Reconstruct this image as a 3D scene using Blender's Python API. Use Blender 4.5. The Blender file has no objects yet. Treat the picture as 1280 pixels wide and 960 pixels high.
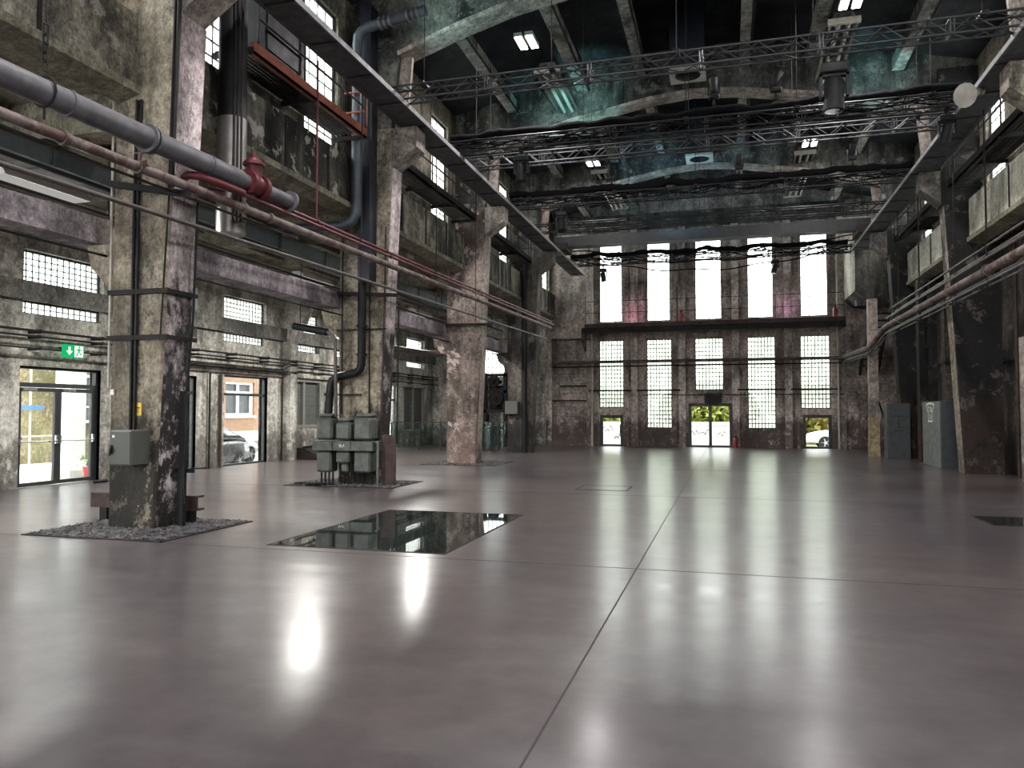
import bpy, math, random
from mathutils import Vector, Matrix
random.seed(7)
PI = math.pi
scene = bpy.context.scene
COL = scene.collection
ORI = {}

# ------------------------------------------------------------------ mesh builder
class MB:
    def __init__(self):
        self.v = []; self.f = []; self.sm = []
    def _add(self, vs, fs, smooth=False):
        o = len(self.v)
        self.v += [tuple(p) for p in vs]
        self.f += [tuple(i + o for i in f) for f in fs]
        self.sm += [smooth] * len(fs)
        return self
    def box(self, x0, x1, y0, y1, z0, z1, b=0.0):
        if b <= 0:
            vs = [(x0,y0,z0),(x1,y0,z0),(x1,y1,z0),(x0,y1,z0),(x0,y0,z1),(x1,y0,z1),(x1,y1,z1),(x0,y1,z1)]
            return self._add(vs, [(3,2,1,0),(4,5,6,7),(0,1,5,4),(1,2,6,5),(2,3,7,6),(3,0,4,7)])
        # chamfered box
        b = min(b, (x1-x0)*.45, (y1-y0)*.45, (z1-z0)*.45)
        vs = []
        idx = {}
        def P(p):
            if p not in idx: idx[p] = len(vs); vs.append(p)
            return idx[p]
        X=(x0,x1); Y=(y0,y1); Z=(z0,z1)
        def corner(i,j,k,ax):
            p=[X[i],Y[j],Z[k]]; s=[b if i==0 else -b, b if j==0 else -b, b if k==0 else -b]
            for a in range(3):
                if a!=ax: p[a]+=s[a]
            return P(tuple(p))
        fs=[]
        for ax in range(3):
            for side in (0,1):
                q=[]
                for (a,c) in ((0,0),(1,0),(1,1),(0,1)):
                    t=[0,0,0]; t[ax]=side; t[(ax+1)%3]=a; t[(ax+2)%3]=c
                    q.append(corner(*t,ax))
                fs.append(tuple(q) if side else tuple(reversed(q)))
        for ax in range(3):      # edges along ax
            for a in (0,1):
                for c in (0,1):
                    q=[]
                    for e,axx in ((0,(ax+1)%3),(1,(ax+1)%3),(1,(ax+2)%3),(0,(ax+2)%3)):
                        t=[0,0,0]; t[ax]=e; t[(ax+1)%3]=a; t[(ax+2)%3]=c
                        q.append(corner(*t,axx))
                    fs.append(tuple(q) if a!=c else tuple(reversed(q)))
        for i in (0,1):
            for j in (0,1):
                for k in (0,1):
                    q=[corner(i,j,k,0),corner(i,j,k,1),corner(i,j,k,2)]
                    fs.append(tuple(q) if (i+j+k)%2 else tuple(reversed(q)))
        return self._add(vs, fs)
    def tube(self, pts, r, n=8, caps=True):
        pts = [Vector(p) for p in pts]
        rs = r if isinstance(r, (list, tuple)) else [r]*len(pts)
        vs = []; prev = None
        for i, p in enumerate(pts):
            if i == 0: d = pts[1]-p
            elif i == len(pts)-1: d = p-pts[i-1]
            else: d = (pts[i+1]-p).normalized() + (p-pts[i-1]).normalized()
            d.normalize()
            if prev is None:
                a = Vector((0,0,1)) if abs(d.z) < .9 else Vector((1,0,0))
                u = d.cross(a).normalized()
            else:
                u = (prev - d*prev.dot(d)).normalized()
            prev = u; w = d.cross(u)
            for k in range(n):
                t = 2*PI*k/n
                vs.append(p + (u*math.cos(t)+w*math.sin(t))*rs[i])
        fs = []
        for i in range(len(pts)-1):
            for k in range(n):
                a=i*n+k; b=i*n+(k+1)%n
                fs.append((a,b,b+n,a+n))
        self._add(vs, fs, n > 5)
        if caps:
            m=len(pts)
            self._add(vs[:n], [tuple(range(n-1,-1,-1))])
            self._add(vs[(m-1)*n:], [tuple(range(n))])
        return self
    def bar(self, p0, p1, w, h=None):           # rectangular bar
        h = h or w
        p0=Vector(p0); p1=Vector(p1); d=(p1-p0).normalized()
        a=Vector((0,0,1)) if abs(d.z)<.95 else Vector((0,1,0))
        u=d.cross(a).normalized()*(w/2); v=u.cross(d).normalized()*(h/2)
        vs=[p0-u-v,p0+u-v,p0+u+v,p0-u+v,p1-u-v,p1+u-v,p1+u+v,p1-u+v]
        return self._add(vs,[(3,2,1,0),(4,5,6,7),(0,1,5,4),(1,2,6,5),(2,3,7,6),(3,0,4,7)])
    def prism(self, poly, ax, a0, a1):          # poly in the two other axes (in order)
        n=len(poly); vs=[]
        for a in (a0,a1):
            for (p,q) in poly:
                vs.append((a,p,q) if ax=='x' else (p,a,q) if ax=='y' else (p,q,a))
        fs=[tuple(range(n-1,-1,-1)), tuple(range(n,2*n))]
        for i in range(n):
            j=(i+1)%n; fs.append((i,j,j+n,i+n))
        return self._add(vs,fs)
    def loft(self, rings, smooth=True, close=True):
        n=len(rings[0]); vs=[p for r in rings for p in r]; fs=[]
        for i in range(len(rings)-1):
            for k in range(n):
                a=i*n+k; b=i*n+(k+1)%n
                fs.append((a,b,b+n,a+n))
        self._add(vs,fs,smooth)
        if close:
            self._add(rings[0],[tuple(range(n-1,-1,-1))]); self._add(rings[-1],[tuple(range(n))])
        return self
    def sphere(self, c, r, nu=10, nv=6, sz=1.0):
        rings=[]
        for j in range(1,nv):
            t=PI*j/nv
            rings.append([(c[0]+r*math.sin(t)*math.cos(2*PI*k/nu), c[1]+r*math.sin(t)*math.sin(2*PI*k/nu), c[2]-r*sz*math.cos(t)) for k in range(nu)])
        return self.loft(rings)
    def quad(self, a,b,c,d):
        return self._add([a,b,c,d],[(0,1,2,3)])
    def build(self, name, mat, parent=None, label=None, cat=None, group=None, kind=None, loc=None):
        me = bpy.data.meshes.new(name)
        o = bpy.data.objects.new(name, me)
        if parent is not None: org = ORI[parent]
        elif loc is not None: org = Vector(loc)
        else: org = Vector((0,0,0))
        me.from_pydata([tuple(Vector(p)-org) for p in self.v], [], self.f)
        me.update()
        import bmesh
        bm = bmesh.new(); bm.from_mesh(me)
        bmesh.ops.recalc_face_normals(bm, faces=bm.faces)
        bm.to_mesh(me); bm.free()
        me.polygons.foreach_set('use_smooth', self.sm)
        me.materials.append(mat)
        COL.objects.link(o)
        ORI[o] = org
        if parent is not None: o.parent = parent
        else: o.location = org
        tag(o, label, cat, group, kind)
        return o

def tag(o, label=None, cat=None, group=None, kind=None):
    if label: o['label']=label
    if cat: o['category']=cat
    if group: o['group']=group
    if kind: o['kind']=kind
    return o

def thing(name, label, cat, loc=(0,0,0), group=None, kind=None):
    o = bpy.data.objects.new(name, None); COL.objects.link(o)
    o.empty_display_size=.2
    o.location=loc; ORI[o]=Vector(loc)
    return tag(o,label,cat,group,kind)

def kids(o): return [c for c in COL.objects if c.parent==o]
def dup(o, delta, label=None, group=None, parent=None):
    c=o.copy(); COL.objects.link(c)
    if parent is None:
        c.location = o.location + Vector(delta)
    else: c.parent=parent
    ORI[c]=ORI[o]+Vector(delta)
    if label: c['label']=label
    if group: c['group']=group
    for k in kids(o): dup(k,delta,parent=c)
    return c

# ------------------------------------------------------------------ materials
class NT:
    def __init__(self,name):
        self.m=bpy.data.materials.new(name); self.m.use_nodes=True
        self.t=self.m.node_tree; self.t.nodes.clear()
        self.out=self.n('ShaderNodeOutputMaterial')
    def n(self,typ,**kw):
        x=self.t.nodes.new(typ)
        for k,v in kw.items(): setattr(x,k,v)
        return x
    def l(self,a,b): self.t.links.new(a,b)
    def pos(self,scale=(1,1,1),off=(0,0,0)):
        g=self.n('ShaderNodeNewGeometry'); m=self.n('ShaderNodeMapping')
        m.inputs['Scale'].default_value=scale; m.inputs['Location'].default_value=off
        self.l(g.outputs['Position'],m.inputs['Vector']); return m.outputs[0]
    def noise(self,vec,scale,detail=6,rough=.6,dist=0.0):
        x=self.n('ShaderNodeTexNoise'); x.inputs['Scale'].default_value=scale
        x.inputs['Detail'].default_value=detail; x.inputs['Roughness'].default_value=rough
        x.inputs['Distortion'].default_value=dist
        self.l(vec,x.inputs['Vector']); return x.outputs['Fac']
    def ramp(self,fac,stops):
        x=self.n('ShaderNodeValToRGB'); e=x.color_ramp.elements
        while len(e)<len(stops): e.new(.5)
        for i,(p,c) in enumerate(stops):
            e[i].position=p; e[i].color=(c,c,c,1) if not hasattr(c,'__len__') else (*c,1)
        self.l(fac,x.inputs['Fac']); return x.outputs['Color']
    def mix(self,fac,a,b,mode='MIX'):
        x=self.n('ShaderNodeMix',data_type='RGBA',blend_type=mode)
        for s,v in ((x.inputs[0],fac),(x.inputs[6],a),(x.inputs[7],b)):
            if hasattr(v,'is_linked'): self.l(v,s)
            else: s.default_value = v if not hasattr(v,'__len__') else (*v,1)
        return x.outputs[2]
    def math(self,op,a,b=0.0,clamp=False):
        x=self.n('ShaderNodeMath',operation=op); x.use_clamp=clamp
        for s,v in ((x.inputs[0],a),(x.inputs[1],b)):
            if hasattr(v,'is_linked'): self.l(v,s)
            else: s.default_value=v
        return x.outputs[0]
    def z(self):
        g=self.n('ShaderNodeNewGeometry'); s=self.n('ShaderNodeSeparateXYZ'); self.l(g.outputs['Position'],s.inputs[0]); return s.outputs
    def bump(self,h,strength=.3,dist=.02):
        x=self.n('ShaderNodeBump'); x.inputs['Strength'].default_value=strength; x.inputs['Distance'].default_value=dist
        self.l(h,x.inputs['Height']); return x.outputs[0]
    def bsdf(self,color,rough=.7,metal=0.0,normal=None,spec=.5):
        b=self.n('ShaderNodeBsdfPrincipled')
        for key,v in (('Base Color',color),('Roughness',rough),('Metallic',metal),('Specular IOR Level',spec)):
            if hasattr(v,'is_linked'): self.l(v,b.inputs[key])
            else: b.inputs[key].default_value = v if not hasattr(v,'__len__') else (*v,1)
        if normal is not None: self.l(normal,b.inputs['Normal'])
        self.l(b.outputs[0],self.out.inputs[0]); return b

def concrete(name, c1, c2, soot=(.012,.012,.012), soot_amt=.5, light=(.42,.40,.36), light_amt=.3, low=None, seed=0, streak=.5, board=False, brick=False, black=None):
    """weathered concrete: two tones, soot runs, peeled light patches, dirty dado up to a height"""
    t=NT(name); p=t.pos(off=(seed*7.3,seed*3.1,seed*1.7))
    n1=t.noise(p,.55,7,.62,.4)
    col=t.mix(t.ramp(n1,[(.36,0),(.64,1)]),c1,c2)
    nf=t.noise(p,7,6,.7)
    col=t.mix(.8,col,t.ramp(nf,[(.33,.18),(.67,.86)]),'OVERLAY')
    nff=t.noise(t.pos((1,1,.6),(seed,seed,0)),24,5,.7)
    col=t.mix(.55,col,t.ramp(nff,[(.34,.22),(.66,.80)]),'OVERLAY')
    # soot running down
    ps=t.pos((2.6,2.6,.33),(seed*5.1,seed,seed*.7))
    ns=t.noise(ps,1.0,7,.68,.3)
    lo=.57-.2*streak
    m=t.ramp(ns,[(lo,0),(lo+.16,1)])
    nb=t.noise(p,.33,4,.6)
    m2=t.math('MULTIPLY',m,t.ramp(nb,[(.35,.1),(.6,1)]))
    col=t.mix(t.math('MULTIPLY',m2,soot_amt),col,soot)
    # dark blotches with speckled rims
    nbl=t.noise(t.pos((1,1,.45),(seed*2.3,4,seed)),.85,9,.66,.25)
    mb=t.math('MULTIPLY',t.ramp(nbl,[(.485,0),(.60,1)]),soot_amt*.9)
    col=t.mix(mb,col,soot)
    nsp=t.noise(p,21,4,.7)
    msp=t.math('MULTIPLY',t.ramp(nsp,[(.55,0),(.6,1)]),t.ramp(nbl,[(.43,0),(.53,1)]))
    col=t.mix(t.math('MULTIPLY',msp,soot_amt*.75),col,soot)
    # peeled patches
    nl=t.noise(p,1.9,8,.72,.2)
    ml=t.math('MULTIPLY',t.ramp(nl,[(.575,0),(.605,1)]),light_amt)
    col=t.mix(ml,col,light)
    # pits
    npit=t.noise(p,16,3,.6)
    mp=t.math('MULTIPLY',t.ramp(npit,[(.66,0),(.72,1)]),.6)
    col=t.mix(mp,col,(.02,.02,.02))
    h=t.math('ADD',t.math('MULTIPLY',t.math('ADD',nf,nff),.7),t.math('MULTIPLY',nl,1.2))
    if board:
        w=t.n('ShaderNodeTexWave',wave_type='BANDS',bands_direction='Z',wave_profile='SAW'); w.inputs['Scale'].default_value=.9
        w.inputs['Distortion'].default_value=.6; w.inputs['Detail'].default_value=2
        t.l(p,w.inputs['Vector'])
        col=t.mix(.35,col,t.ramp(w.outputs['Fac'],[(.0,.3),(.08,.55),(.9,.6),(1,.45)]),'OVERLAY')
    if brick:
        g=t.n('ShaderNodeNewGeometry'); s=t.n('ShaderNodeSeparateXYZ'); t.l(g.outputs['Position'],s.inputs[0])
        c=t.n('ShaderNodeCombineXYZ'); t.l(t.math('ADD',s.outputs[0],s.outputs[1]),c.inputs[0]); t.l(s.outputs[2],c.inputs[1])
        b=t.n('ShaderNodeTexBrick'); b.inputs['Scale'].default_value=1; b.inputs['Brick Width'].default_value=.5; b.inputs['Row Height'].default_value=.16
        b.inputs['Mortar Size'].default_value=.012; t.l(c.outputs[0],b.inputs['Vector'])
        b.inputs['Color1'].default_value=(.5,.5,.5,1); b.inputs['Color2'].default_value=(.36,.34,.34,1); b.inputs['Mortar'].default_value=(.25,.25,.25,1)
        col=t.mix(.6,col,b.outputs['Color'],'OVERLAY')
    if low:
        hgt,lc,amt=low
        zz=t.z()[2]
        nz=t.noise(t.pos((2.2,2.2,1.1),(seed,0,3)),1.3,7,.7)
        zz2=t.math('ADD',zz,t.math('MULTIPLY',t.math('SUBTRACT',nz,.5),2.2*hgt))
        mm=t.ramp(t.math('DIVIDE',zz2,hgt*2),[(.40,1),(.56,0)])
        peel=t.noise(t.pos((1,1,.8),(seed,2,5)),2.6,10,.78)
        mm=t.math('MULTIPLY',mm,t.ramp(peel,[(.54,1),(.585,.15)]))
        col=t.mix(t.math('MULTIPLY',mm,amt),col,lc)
    rough=t.ramp(nf,[(.3,.65),(.7,.92)])
    t.bsdf(col,rough,0,t.bump(h,.55,.03),.3)
    return t.m

def plain(name,c,rough=.5,metal=0.0,var=.35,scale=5,spec=.5,rust=None,rust_amt=.5,c2=None):
    t=NT(name); g=t.pos()
    n=t.noise(g,scale,6,.65)
    d=tuple(x*(1-var) for x in c)
    col=t.mix(t.ramp(n,[(.3,0),(.7,1)]),d,c2 or c)
    if rust:
        nr=t.noise(g,3.1,8,.72,.4)
        col=t.mix(t.math('MULTIPLY',t.ramp(nr,[(.47,0),(.56,1)]),rust_amt),col,rust)
    r=t.ramp(n,[(.3,min(1,rough+.12)),(.7,max(0,rough-.08))])
    t.bsdf(col,r,metal,t.bump(n,.12,.005),spec)
    return t.m

def emit(name,c,s):
    t=NT(name); e=t.n('ShaderNodeEmission'); e.inputs[0].default_value=(*c,1); e.inputs[1].default_value=s
    t.l(e.outputs[0],t.out.inputs[0]); return t.m

def glass_clear(name,tint=(.96,.98,.97),refl=.5):
    t=NT(name); tr=t.n('ShaderNodeBsdfTransparent'); tr.inputs[0].default_value=(*tint,1)
    gl=t.n('ShaderNodeBsdfGlossy'); gl.inputs['Roughness'].default_value=.02
    fr=t.n('ShaderNodeFresnel'); fr.inputs[0].default_value=1.45
    mx=t.n('ShaderNodeMixShader'); t.l(t.math('MULTIPLY',fr.outputs[0],refl),mx.inputs[0]); t.l(tr.outputs[0],mx.inputs[1]); t.l(gl.outputs[0],mx.inputs[2])
    t.l(mx.outputs[0],t.out.inputs[0]); return t.m

def glass_cast(name,tint,trans=.55):
    """cast factory glass: half clear, half milky, with faint mottling"""
    t=NT(name); n=t.noise(t.pos(),5.5,5,.7)
    c=t.mix(t.ramp(n,[(.3,0),(.7,1)]),tuple(x*.86 for x in tint),tint)
    tr=t.n('ShaderNodeBsdfTransparent'); t.l(c,tr.inputs[0])
    tl=t.n('ShaderNodeBsdfTranslucent'); t.l(c,tl.inputs[0])
    mx=t.n('ShaderNodeMixShader'); mx.inputs[0].default_value=1-trans
    t.l(tr.outputs[0],mx.inputs[1]); t.l(tl.outputs[0],mx.inputs[2]); t.l(mx.outputs[0],t.out.inputs[0]); return t.m

M={}
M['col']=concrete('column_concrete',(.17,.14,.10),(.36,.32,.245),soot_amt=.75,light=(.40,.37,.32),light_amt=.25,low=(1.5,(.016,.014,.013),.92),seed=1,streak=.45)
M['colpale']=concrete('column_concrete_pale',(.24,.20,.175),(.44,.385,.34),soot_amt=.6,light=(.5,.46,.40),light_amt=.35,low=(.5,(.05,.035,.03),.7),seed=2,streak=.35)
M['hallface_lit']=concrete('hall_face',(.36,.30,.30),(.64,.555,.55),soot_amt=.65,light=(.5,.46,.42),light_amt=.3,low=(3.3,(.013,.011,.011),.97),seed=21,streak=.45)  # pink of the stage light put into the plaster colour; black foot is dirt
M['worn']=concrete('worn_edge_concrete',(.16,.135,.10),(.36,.31,.24),soot=(.02,.016,.014),soot_amt=.95,light=(.45,.41,.33),light_amt=.5,low=(.8,(.05,.035,.028),.6),seed=31,streak=.7)
M['peel']=concrete('peeling_column_plaster',(.17,.13,.115),(.36,.30,.26),soot=(.03,.02,.017),soot_amt=.8,light=(.52,.43,.39),light_amt=.85,low=(1.0,(.11,.065,.055),.6),seed=41,streak=.45)
M['pilaster']=concrete('far_pilaster_concrete',(.40,.34,.30),(.66,.585,.53),soot_amt=.55,light_amt=.2,low=(1.35,(.08,.058,.052),.8),seed=61,streak=.5)
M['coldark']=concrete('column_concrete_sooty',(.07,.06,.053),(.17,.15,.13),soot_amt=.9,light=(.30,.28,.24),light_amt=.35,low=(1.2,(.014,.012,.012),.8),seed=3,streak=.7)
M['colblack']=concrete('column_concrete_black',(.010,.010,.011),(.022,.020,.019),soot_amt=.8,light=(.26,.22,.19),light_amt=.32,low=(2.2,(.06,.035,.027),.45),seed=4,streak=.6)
M['parapet']=concrete('parapet_concrete',(.16,.14,.105),(.42,.385,.31),soot_amt=.95,light=(.5,.48,.43),light_amt=.35,seed=5,streak=1.0)
M['parapetblack']=concrete('sooty_parapet_concrete',(.045,.042,.035),(.20,.185,.15),soot=(.006,.006,.006),soot_amt=1.0,light=(.55,.53,.48),light_amt=.6,seed=25,streak=1.0)
M['cream']=concrete('cream_concrete',(.50,.48,.38),(.72,.70,.58),soot_amt=.6,light=(.6,.58,.5),light_amt=.2,seed=6,streak=.2)
M['wall']=concrete('aisle_wall_concrete',(.38,.365,.32),(.60,.58,.52),soot_amt=.6,light=(.42,.40,.36),light_amt=.2,low=(1.0,(.05,.045,.04),.65),seed=7,streak=.5)
M['lintel']=concrete('lintel_concrete',(.12,.12,.105),(.24,.235,.21),soot_amt=.6,light_amt=.1,seed=8,streak=.4)
M['farwall']=concrete('far_wall_concrete',(.32,.265,.235),(.56,.48,.43),soot_amt=.6,light=(.36,.33,.3),light_amt=.2,low=(1.35,(.065,.048,.044),.85),seed=9,streak=.55)
M['farbrick']=concrete('far_wall_brick',(.30,.25,.225),(.52,.44,.40),soot_amt=.6,light=(.36,.33,.3),light_amt=.15,low=(1.35,(.065,.048,.044),.85),seed=10,streak=.5,brick=True)
M['clere']=concrete('clerestory_concrete',(.15,.135,.10),(.33,.30,.235),soot_amt=.85,light=(.36,.35,.3),light_amt=.25,seed=11,streak=.8)
M['rightwall']=concrete('sooty_wall',(.09,.075,.065),(.22,.185,.16),soot_amt=.95,light=(.34,.28,.25),light_amt=.45,low=(1.3,(.02,.017,.016),.7),seed=12,streak=.75,brick=True)
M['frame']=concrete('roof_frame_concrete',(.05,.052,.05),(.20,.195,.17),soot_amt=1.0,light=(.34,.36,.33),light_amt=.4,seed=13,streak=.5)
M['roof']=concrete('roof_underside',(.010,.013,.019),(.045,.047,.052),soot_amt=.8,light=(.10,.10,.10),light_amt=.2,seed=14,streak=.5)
M['purlin']=concrete('purlin_concrete',(.26,.26,.24),(.44,.42,.38),soot_amt=.8,light=(.24,.24,.22),light_amt=.3,seed=15,streak=.5)
M['soffit']=concrete('aisle_ceiling_concrete',(.17,.155,.11),(.30,.28,.21),soot_amt=.5,light=(.3,.29,.23),light_amt=.15,seed=16,streak=.3)
M['beampurple']=concrete('aisle_beam_concrete',(.22,.19,.205),(.36,.32,.335),soot_amt=.6,light=(.34,.31,.31),light_amt=.2,seed=17,streak=.4)
M['black']=plain('black_steel',(.009,.009,.010),.55,.05,spec=.3)
M['blackcloth']=plain('black_molton',(.006,.006,.007),.95,0,spec=.1)
M['truss']=plain('dark_aluminium',(.06,.063,.068),.45,.5)
M['trussblack']=plain('black_truss_paint',(.016,.017,.02),.5,.2)
M['steel']=plain('dark_steel',(.020,.020,.021),.7,.05,spec=.2,rust=(.05,.028,.018),rust_amt=.4)
M['girder']=plain('girder_paint',(.055,.057,.064),.55,.05,c2=(.08,.083,.092))
M['flange']=plain('worn_flange_paint',(.20,.20,.205),.6,0)
M['navy']=plain('navy_duct_paint',(.018,.021,.032),.45,.2)
M['teal']=plain('teal_duct_paint',(.055,.068,.068),.5,.2)
M['greypipe']=plain('grey_pipe_paint',(.105,.107,.122),.5,.05,var=.2,c2=(.145,.145,.16),rust=(.07,.05,.045),rust_amt=.35)
M['bluepipe']=plain('blue_grey_pipe_paint',(.07,.085,.105),.4,.2)
M['rustpipe']=plain('flaking_pipe_paint',(.215,.17,.155),.65,.05,var=.45,rust=(.075,.036,.028),rust_amt=.9)
M['thinpipe']=plain('thin_pipe_paint',(.11,.10,.095),.5,.2,rust=(.08,.05,.04),rust_amt=.5)
M['red']=plain('red_pipe_paint',(.12,.016,.022),.45,.1,var=.4)
M['redfresh']=plain('extinguisher_red',(.42,.02,.025),.35,0)
M['orange']=plain('red_lead_primer',(.30,.085,.045),.65,0,var=.35)
M['silver']=plain('silver_duct_steel',(.30,.29,.28),.35,.7,var=.45,scale=3)
M['rust']=plain('rusty_plate',(.055,.032,.027),.75,.2,c2=(.075,.05,.043))
M['boxgrey']=plain('enclosure_grey',(.092,.097,.085),.55,0,spec=.3,var=.12,scale=2)
M['switch']=plain('switchgear_paint',(.06,.068,.06),.5,.05,var=.35,c2=(.095,.107,.095),rust=(.2,.2,.18),rust_amt=.15)
M['darkframe']=plain('anthracite_frame',(.045,.05,.05),.45,.2)
M['bar']=plain('glazing_bar',(.22,.225,.22),.6,0)
M['pale']=plain('pale_render',(.50,.48,.42),.8,0)
M['white']=plain('white_paint',(.75,.75,.73),.5,0,var=.08)
M['yellow']=plain('yellow_sign',(.72,.48,.03),.5,0,var=.1)
M['chrome']=plain('brushed_handle',(.55,.55,.55),.3,.9,var=.15)
M['slate']=plain('slate_panel',(.040,.047,.050),.5,0,var=.2,c2=(.052,.06,.062))
M['slatepale']=plain('booth_panel',(.105,.115,.11),.5,0,var=.12,c2=(.125,.135,.13))
M['wood']=plain('shutter_boards',(.105,.11,.10),.7,0,var=.35)
M['woodframe']=plain('shutter_frame',(.22,.22,.20),.65,0,var=.25)
M['green']=emit('exit_green',(.01,.42,.13),.9)
M['exitwhite']=emit('exit_white',(.9,1,.92),1.0)
M['led']=emit('led_tube',(1,.96,.93),22)
M['tube']=emit('fluorescent_tube',(.75,1,.95),9)
M['floodlens']=emit('flood_lens',(1,.97,.9),4)
M['diffuser']=emit('lit_diffuser',(1,.98,.93),.3)
M['lens']=plain('lamp_lens',(.02,.02,.025),.08,0)
M['clear']=glass_clear('door_glass')
M['balglass']=glass_clear('balustrade_glass',(.88,.96,.94),.8)
M['cast']=glass_cast('cast_window_glass',(.95,.97,.95),.75)
M['castgreen']=glass_cast('cast_window_glass_pale_green',(.69,.73,.655),.55)
M['castdim']=glass_cast('dusty_window_glass',(.86,.89,.87),.58)
M['brickred']=None

def brickmat(name,c1,c2,mortar,w=.24,h=.075):
    t=NT(name); g=t.n('ShaderNodeNewGeometry'); s=t.n('ShaderNodeSeparateXYZ'); t.l(g.outputs['Position'],s.inputs[0])
    c=t.n('ShaderNodeCombineXYZ'); t.l(t.math('ADD',s.outputs[0],s.outputs[1]),c.inputs[0]); t.l(s.outputs[2],c.inputs[1])
    b=t.n('ShaderNodeTexBrick'); b.inputs['Scale'].default_value=1; b.inputs['Brick Width'].default_value=w; b.inputs['Row Height'].default_value=h
    b.inputs['Mortar Size'].default_value=.008; t.l(c.outputs[0],b.inputs['Vector'])
    for k,v in (('Color1',c1),('Color2',c2),('Mortar',mortar)): b.inputs[k].default_value=(*v,1)
    t.bsdf(b.outputs['Color'],.85); return t.m
M['brickred']=brickmat('red_brick',(.36,.13,.08),(.26,.10,.07),(.35,.31,.28))
M['brickorange']=brickmat('orange_brick',(.27,.145,.08),(.22,.115,.065),(.26,.19,.14))

def floormat():
    t=NT('polished_concrete_floor')
    p=t.pos()
    n1=t.noise(p,.22,5,.6,.3)
    col=t.mix(t.ramp(n1,[(.35,0),(.65,1)]),(.058,.049,.054),(.090,.076,.081))
    nbr=t.noise(t.pos(off=(4,1,0)),.11,3,.5)
    col=t.mix(t.math('MULTIPLY',t.ramp(nbr,[(.45,0),(.62,1)]),.7),col,(.118,.092,.080))
    n2=t.noise(t.pos((.55,1.5,1)),.9,7,.62,.3)
    col=t.mix(t.math('MULTIPLY',t.ramp(n2,[(.42,0),(.7,1)]),.35),col,(.145,.13,.125))
    n3=t.noise(p,3.2,8,.7)
    col=t.mix(.55,col,t.ramp(n3,[(.32,.32),(.68,.66)]),'OVERLAY')
    nsp=t.noise(p,42,2,.5)
    col=t.mix(t.math('MULTIPLY',t.ramp(nsp,[(.70,0),(.73,1)]),.3),col,(.05,.045,.045))
    n4=t.noise(t.pos((.45,1.3,1),(3,9,0)),.9,5,.58,.3)
    r=t.ramp(t.math('ADD',t.math('MULTIPLY',n4,.75),t.math('MULTIPLY',n3,.25)),[(.36,.165),(.64,.26)])
    h=t.noise(t.pos((.3,1.5,1)),1.1,1,.5)
    nb=t.bump(h,.03,.012); b=t.bsdf(col,r,0,nb,.8); b2=t.bsdf(col,.31,0,nb,.75)
    mx=t.n('ShaderNodeMixShader'); mx.inputs[0].default_value=.36
    t.l(b.outputs[0],mx.inputs[1]); t.l(b2.outputs[0],mx.inputs[2]); t.l(mx.outputs[0],t.out.inputs[0])
    return t.m
M['floor']=floormat()

def gravelmat():
    t=NT('crushed_stone'); o=t.n('ShaderNodeObjectInfo'); n=t.noise(t.pos(),9,3,.6)
    t.bsdf(t.mix(t.ramp(n,[(.35,0),(.65,1)]),(.022,.021,.022),(.125,.118,.122)),.95); return t.m
M['gravel']=gravelmat()
t=NT('dark_glass_panel'); t.bsdf((.02,.026,.024),.02,0,None,1.0); M['darkglass']=t.m
t=NT('joint_filler'); t.bsdf((.03,.027,.027),.8); M['joint']=t.m

# ------------------------------------------------------------------ helpers for openings
def wall_boxes(mb, u0,u1,z0,z1, openings, put):
    """fill a rectangle with boxes, leaving the openings (u0,u1,z0,z1)"""
    us=sorted({u0,u1,*[min(max(a,u0),u1) for o in openings for a in o[:2]]})
    for i in range(len(us)-1):
        a,b=us[i],us[i+1]
        if b-a<1e-5: continue
        m=(a+b)/2; zz=z0
        for o in sorted([o for o in openings if o[0]<m<o[1]],key=lambda o:o[2]):
            if o[2]>zz+1e-5: put(a,b,zz,o[2])
            zz=max(zz,o[3])
        if zz<z1-1e-5: put(a,b,zz,z1)

def frame_bars(mb,ax,pos,u0,u1,z0,z1,w,d,nu=0,nz=0,bw=.02,us=None,zs=None,border=True):
    def put(a,b,c,e,dd):
        if ax=='x': mb.box(pos-dd/2,pos+dd/2,a,b,c,e)
        else: mb.box(a,b,pos-dd/2,pos+dd/2,c,e)
    if border:
        put(u0,u0+w,z0,z1,d); put(u1-w,u1,z0,z1,d); put(u0+w,u1-w,z0,z0+w,d); put(u0+w,u1-w,z1-w,z1,d)
    us=us or [u0+(u1-u0)*k/nu for k in range(1,nu)]
    zs=zs or [z0+(z1-z0)*k/nz for k in range(1,nz)]
    for u in us: put(u-bw/2,u+bw/2,z0,z1,d*.6)
    for z in zs: put(u0,u1,z-bw/2,z+bw/2,d*.55)
    return mb

NWIN=[0]; NDOOR=[0]
def window(ax,pos,u0,u1,z0,z1,nu,nz,glass,parent=None,bw=.014,w=.04,fm='darkframe'):
    """glazed opening: frame, glazing bars, pane"""
    NWIN[0]+=1
    c=(pos,(u0+u1)/2,z0) if ax=='x' else ((u0+u1)/2,pos,z0)
    win=thing('window_%d'%NWIN[0],None,None,c,kind='structure')
    frame_bars(MB(),ax,pos,u0,u1,z0,z1,w,.09).build('window_frame',M[fm],win)
    frame_bars(MB(),ax,pos,u0+w,u1-w,z0+w,z1-w,w,.05,nu,nz,bw,border=False).build('glazing_bar_lattice',M['bar'],win)
    g=MB()
    if ax=='x': g.box(pos-.004,pos+.004,u0+w,u1-w,z0+w,z1-w)
    else: g.box(u0+w,u1-w,pos-.004,pos+.004,z0+w,z1-w)
    g.build('window_pane',M[glass],win)
    return win

C=[9.0,16.1,23.2,30.3]     # front faces of the column lines
FARY=37.2
LW=-14.7

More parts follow.
